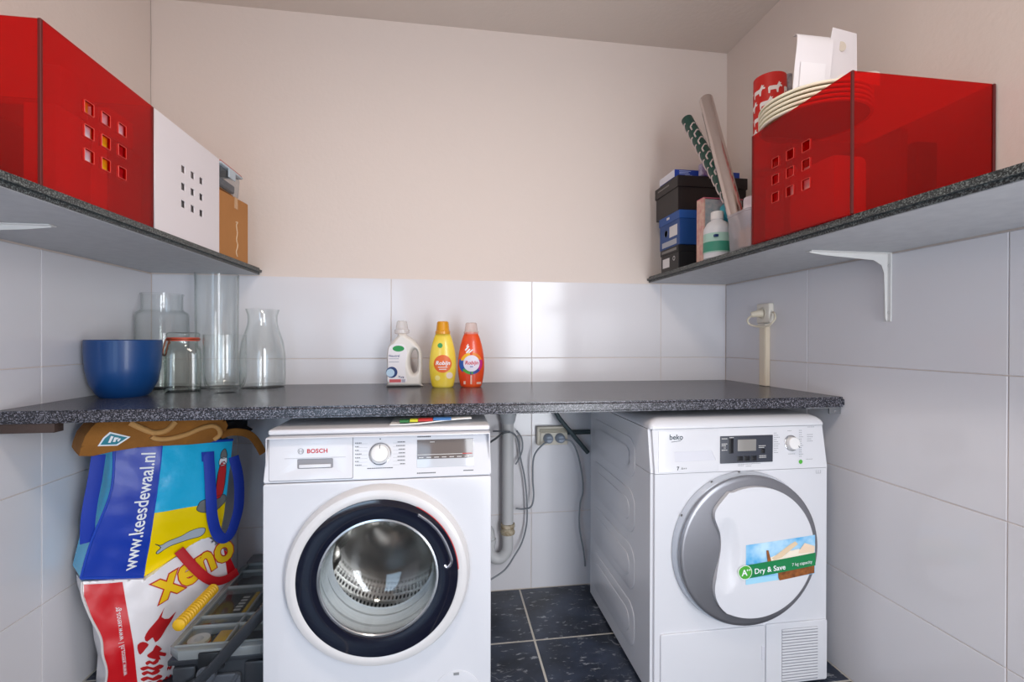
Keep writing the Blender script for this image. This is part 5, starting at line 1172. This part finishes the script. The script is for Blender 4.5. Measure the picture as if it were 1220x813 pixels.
b = text2d('www.xenos.nl / www.xenos.gr', .0185, align='LEFT', bold=0); w_ = max(v.co.x for v in b.verts); b.transform(Matrix.Diagonal((Lk / w_, 1.0, 1, 1)))
pr('web_lettering', placed(b, p0[0], p0[1], p1[0] - p0[0], p1[1] - p0[1]), xf, .0026, white_print, xbody)
for kx in ['streak', 'splat1', 'splat2'] + ['stroke%d' % i for i in range(8)]: pr('red_splash', [(v.x, v.y) for v in smoothpts([(a, b_, 0) for a, b_ in ART[kx]], 2, True)], xf, .0018, red_print, xbody)
strap('handle', 'xen_strap', M('strap_red', '#b5121c', .55), xb, lambda x, z: xf(min(x, .33), z) - .006, .014, .01)
obj('piping', tube([(x, xf(x, z) - .001, z) for x, z in xfr[:8]], .003, 8, k=4), M('piping_white', '#d8d4d2', .5), xbody, local=True)

# canvas workwear folded on the blue bag
canvas = M('tan_canvas', '#9c6526', .85, bump=.25, bscale=60, var='#8a5820', vscale=14); canvas_l = M('tan_binding', '#c39257', .8, bump=.2, bscale=90)
af = crease(4.1, .005, .03, (.80, .07), (.17, .26))
def afn(x, z): return -.028 + af(x, z)
ap = thing('canvas_apron', 'folded tan canvas apron with a teal badge lying on the blue bag', 'apron', BO, BA)
AZ = lambda L: [(x, min(z, .866)) for x, z in L]
abody = bagbody('folded_cloth', AZ(ART['apron']), [(x, max(z, .770)) for x, z in AZ(ART['apron'])], .07, afn, canvas, ap)
obj('rolled_edge', tube([(x, afn(x, min(z, .86)) - .006, min(z, .858)) for x, z in ART['apron_roll']], .0075, 10), canvas_l, abody, local=True)
obj('rolled_edge', tube([(x, afn(x, min(z, .86)) - .003, min(z, .858)) for x, z in ART['apron_roll2']], .0085, 10), canvas_l, abody, local=True)
pr('badge_border', ART['badge'], afn, .003, white_print, abody); pr('badge', ART['badge_in'], afn, .0042, M('badge_teal', '#1f7f8f', .5), abody)
for i in range(3): pr('badge_glyph', ART['glyph%d' % i], afn, .0054, white_print, abody)
obj('strap', tube([(x, -.01 - .006 * i, min(z, .858)) for i, (x, z) in enumerate(ART['apron_strap'])], .01, 10, flat=(.013, .004), up=(0, 1, 0)), canvas, ap, local=True)
dk = AZ(ART['apron_dark'])
t = thing('black_cloth', 'black crumpled cloth tucked under the apron behind the blue bag', 'cloth', BO, BA)
bagbody('crumpled_cloth', [(x, min(z, .86)) for x, z in dk], [(x, min(z, .86)) for x, z in dk], .10, lambda x, z: .03 + .008 * noise.noise(Vector((x * 40, z * 40, 1))), M('black_cloth', '#17171a', .8), t)

# ------------------------------------------------------------ toolbox
tb = thing('toolbox', 'black toolbox with clear organiser lid standing beside the washing machine', 'toolbox', (-.62, 1.62, 0))
TX0, TX1, TY0, TY1 = -.752, -.478, 1.362, 1.875
blk_t = M('toolbox_black', '#2f3237', .32); blk_d = M('toolbox_grey', '#4a4e55', .35)
b = box(TX0 + .012, TX1 - .012, TY0 + .014, TY1 - .014, .002, .205, .012, 2, taper=.94); obj('lower_body', b, blk_t, tb)
for x in (TX0 + .045, TX1 - .045): obj('corner_post', box(x - .03, x + .03, TY0 + .006, TY0 + .03, .004, .195, .008, 2), blk_t, tb)
b = curve2d([rrect(TX0 + .085, TX1 - .085, .055, .165, .012)], .006, .004); front(b, TY0 + .012); obj('front_recess', b, blk_d, tb)
b = tube([(TX0 + .09, TY0 + .006, .165), (TX0 + .12, TY0 + .004, .12), (TX1 - .12, TY0 + .004, .12), (TX1 - .09, TY0 + .006, .165)], .006, 8); obj('front_moulding', b, blk_d, tb)
obj('organiser_tray', box(TX0 + .004, TX1 - .004, TY0 + .006, TY1 - .006, .200, .216, .004, 2), blk_t, tb)
clr = sheer('organiser_clear', (.93, .94, .94, 1), (.6, .63, .63, 1), .9, .06, .04, '#c9d0d2')
lidp = [(TX0 + .035, TY0), (TX1 - .03, TY0), (TX1, TY0 + .03), (TX1, TY1 - .03), (TX1 - .03, TY1), (TX0 + .03, TY1), (TX0, TY1 - .03), (TX0, TY0 + .03)]
def ring_slab(loops, z0, z1, bev=.001): 
    b = curve2d(loops, (z1 - z0) / 2, bev); b.transform(Matrix.Translation((0, 0, (z0 + z1) / 2))); return b
comp = []   # compartments
for (a, b_) in ((1.392, 1.470), (1.478, 1.520), (1.528, 1.69), (1.698, 1.80), (1.808, 1.852)):
    comp.append([(TX0 + .018, a), (TX1 - .02, a), (TX1 - .02, b_), (TX0 + .018, b_)])
lid = obj('clear_lid', ring_slab([lidp, [(x, y) for x, y in rrect(TX0 + .012, TX1 - .012, TY0 + .022, TY1 - .018, .02)]], .2165, .2425, .003), sheer('lid_frost', (.8, .82, .82, 1), (.5, .53, .53, 1), 1.2, .12, .5, '#ccd2d4'), tb)
obj('lid_window', ring_slab([rrect(TX0 + .012, TX1 - .012, TY0 + .022, TY1 - .018, .02)], .2365, .2385, 0), clr, lid, smooth=False)
rib_m = sheer('lid_rib', (.8, .82, .83, 1), (.5, .52, .54, 1), 1.6, .1, .60, '#ccd4d6')
for y in (1.386, 1.474, 1.524, 1.694, 1.804, 1.856): obj('lid_rib', box(TX0 + .013, TX1 - .013, y - .003, y + .003, .217, .2455, .0015, 1), rib_m, lid)
for x in (TX0 + .016, TX0 + .142, TX1 - .018): obj('lid_rib', box(x - .003, x + .003, 1.386, 1.856, .217, .2450, .0015, 1), rib_m, lid)
for (a, b_) in ((-.728, 1.43), (-.60, 1.43)): pass
obj('lid_latch', box(-.665, -.60, TY0 - .006, TY0 + .004, .19, .236, .003, 2), black_pl, tb)
# handle leaning to the right against the washing machine, pivoting at the front end
obj('pivot', lathe([(0, -.014), (.020, -.014), (.024, -.010), (.024, .006)], (-.645, TY0 + .002, .176), 28, 'y'), blk_d, tb)
hb = tube([(-.700, TY0 - .006, .142), (-.668, TY0 - .008, .158), (-.645, TY0 - .008, .176), (-.56, TY0 - .006, .27), (-.500, TY0, .335), (-.488, TY0 + .03, .350), (-.484, TY0 + .25, .352), (-.488, TY1 - .04, .350)], .014, 8, flat=(.015, .008), up=(0, 1, .35), k=4)
obj('handle', hb, blk_t, tb)
# what lies in the organiser
tx = lambda n, l, c_, x0, x1, y0, y1, z0, z1, m, r=0, bv=.003: item(n, l, c_, x0, x1, y0, y1, z0, z1, m, r, bv)
yel = M('pack_yellow', '#e0b31c', .45); dkp = M('pack_dark', '#2c2b2a', .45)
tx('yellow_plug_box', 'yellow and black fixings pack in the front middle of the organiser', 'pack', -.655, -.62, 1.40, 1.465, .2165, .232, yel)
tx('yellow_screw_box', 'yellow fixings pack in the front right of the organiser', 'pack', -.60, -.575, 1.395, 1.468, .2165, .231, yel, .05)
tx('blue_strip', 'blue plastic strip in the second row of the organiser', 'strip', -.70, -.63, 1.485, 1.515, .2165, .226, M('tool_blue', '#2c3f77', .4))
tx('red_strip', 'red plastic strip in the second row of the organiser', 'strip', -.728, -.703, 1.485, 1.515, .2165, .228, M('tool_red', '#8f2a38', .4))
for i, (x, y) in enumerate(((-.675, 1.545), (-.60, 1.555))):
    t = thing('fixings_box', ('dark and yellow fixings box in the middle of the organiser', 'dark and yellow fixings box nearer the washing machine in the organiser')[i], 'box', (x, y, .2165))
    obj('box_body', box(x, x + .05, y, y + .125, .2165, .231, .002, 1), dkp, t); obj('yellow_side', box(x + .040, x + .0515, y - .001, y + .126, .2163, .2318, .001, 1), yel, t)
    bb = bmesh.new()
    for k in range(5): box(x + .010, x + .030, y + .02 + k * .018, y + .03 + k * .018, .2311, .2316, bm=bb)
    obj('pale_lettering', bb, M('legend_pale'), t, smooth=False)
tx('grey_fixings_box', 'grey fixings box at the far end of the organiser', 'box', -.70, -.62, 1.71, 1.79, .2165, .230, M('pack_greyd', '#55585c', .5))
t = thing('tape_roll', 'red and white tape roll in the front left of the organiser', 'tape roll', (-.698, 1.43, .2165))
obj('tape', lathe([(.012, 0), (.028, 0), (.028, .016), (.012, .016), (.012, 0)], (-.698, 1.43, .2165), 32), M('tape_white', '#d6d0cc', .5), t)
obj('red_band', lathe([(.029, .003), (.0295, .003), (.0295, .010), (.029, .010)], (-.698, 1.43, .2165), 32), red_print, t)
# yellow ribbed tube along the edge
t = thing('yellow_ribbed_tube', 'yellow ribbed tube lying along the edge of the toolbox', 'tube', (-.77, 1.59, .24))
prof = [(0, 0)]
for i in range(17): z = .004 + i * .0115; prof += [(.0135, z), (.0175, z + .003), (.0175, z + .0070), (.0135, z + .0100)]
prof += [(0, .004 + 17 * .0115)]
b = lathe(prof, (0, 0, 0), 24); v = Vector((.006, .20, .003)); b.transform(Matrix.Translation((-.763, 1.445, .2635)) @ v.to_track_quat('Z', 'Y').to_matrix().to_4x4()); obj('ribbed_sleeve', b, M('ribbed_yellow', '#e3b21a', .45), t)
tag(obj('small_grey_box', box(-.76, -.69, 1.90, 1.965, .0, .232, .004, 2), M('small_box_grey', '#8f8b8c', .6)), 'small grey box behind the toolbox at the back wall', 'box')
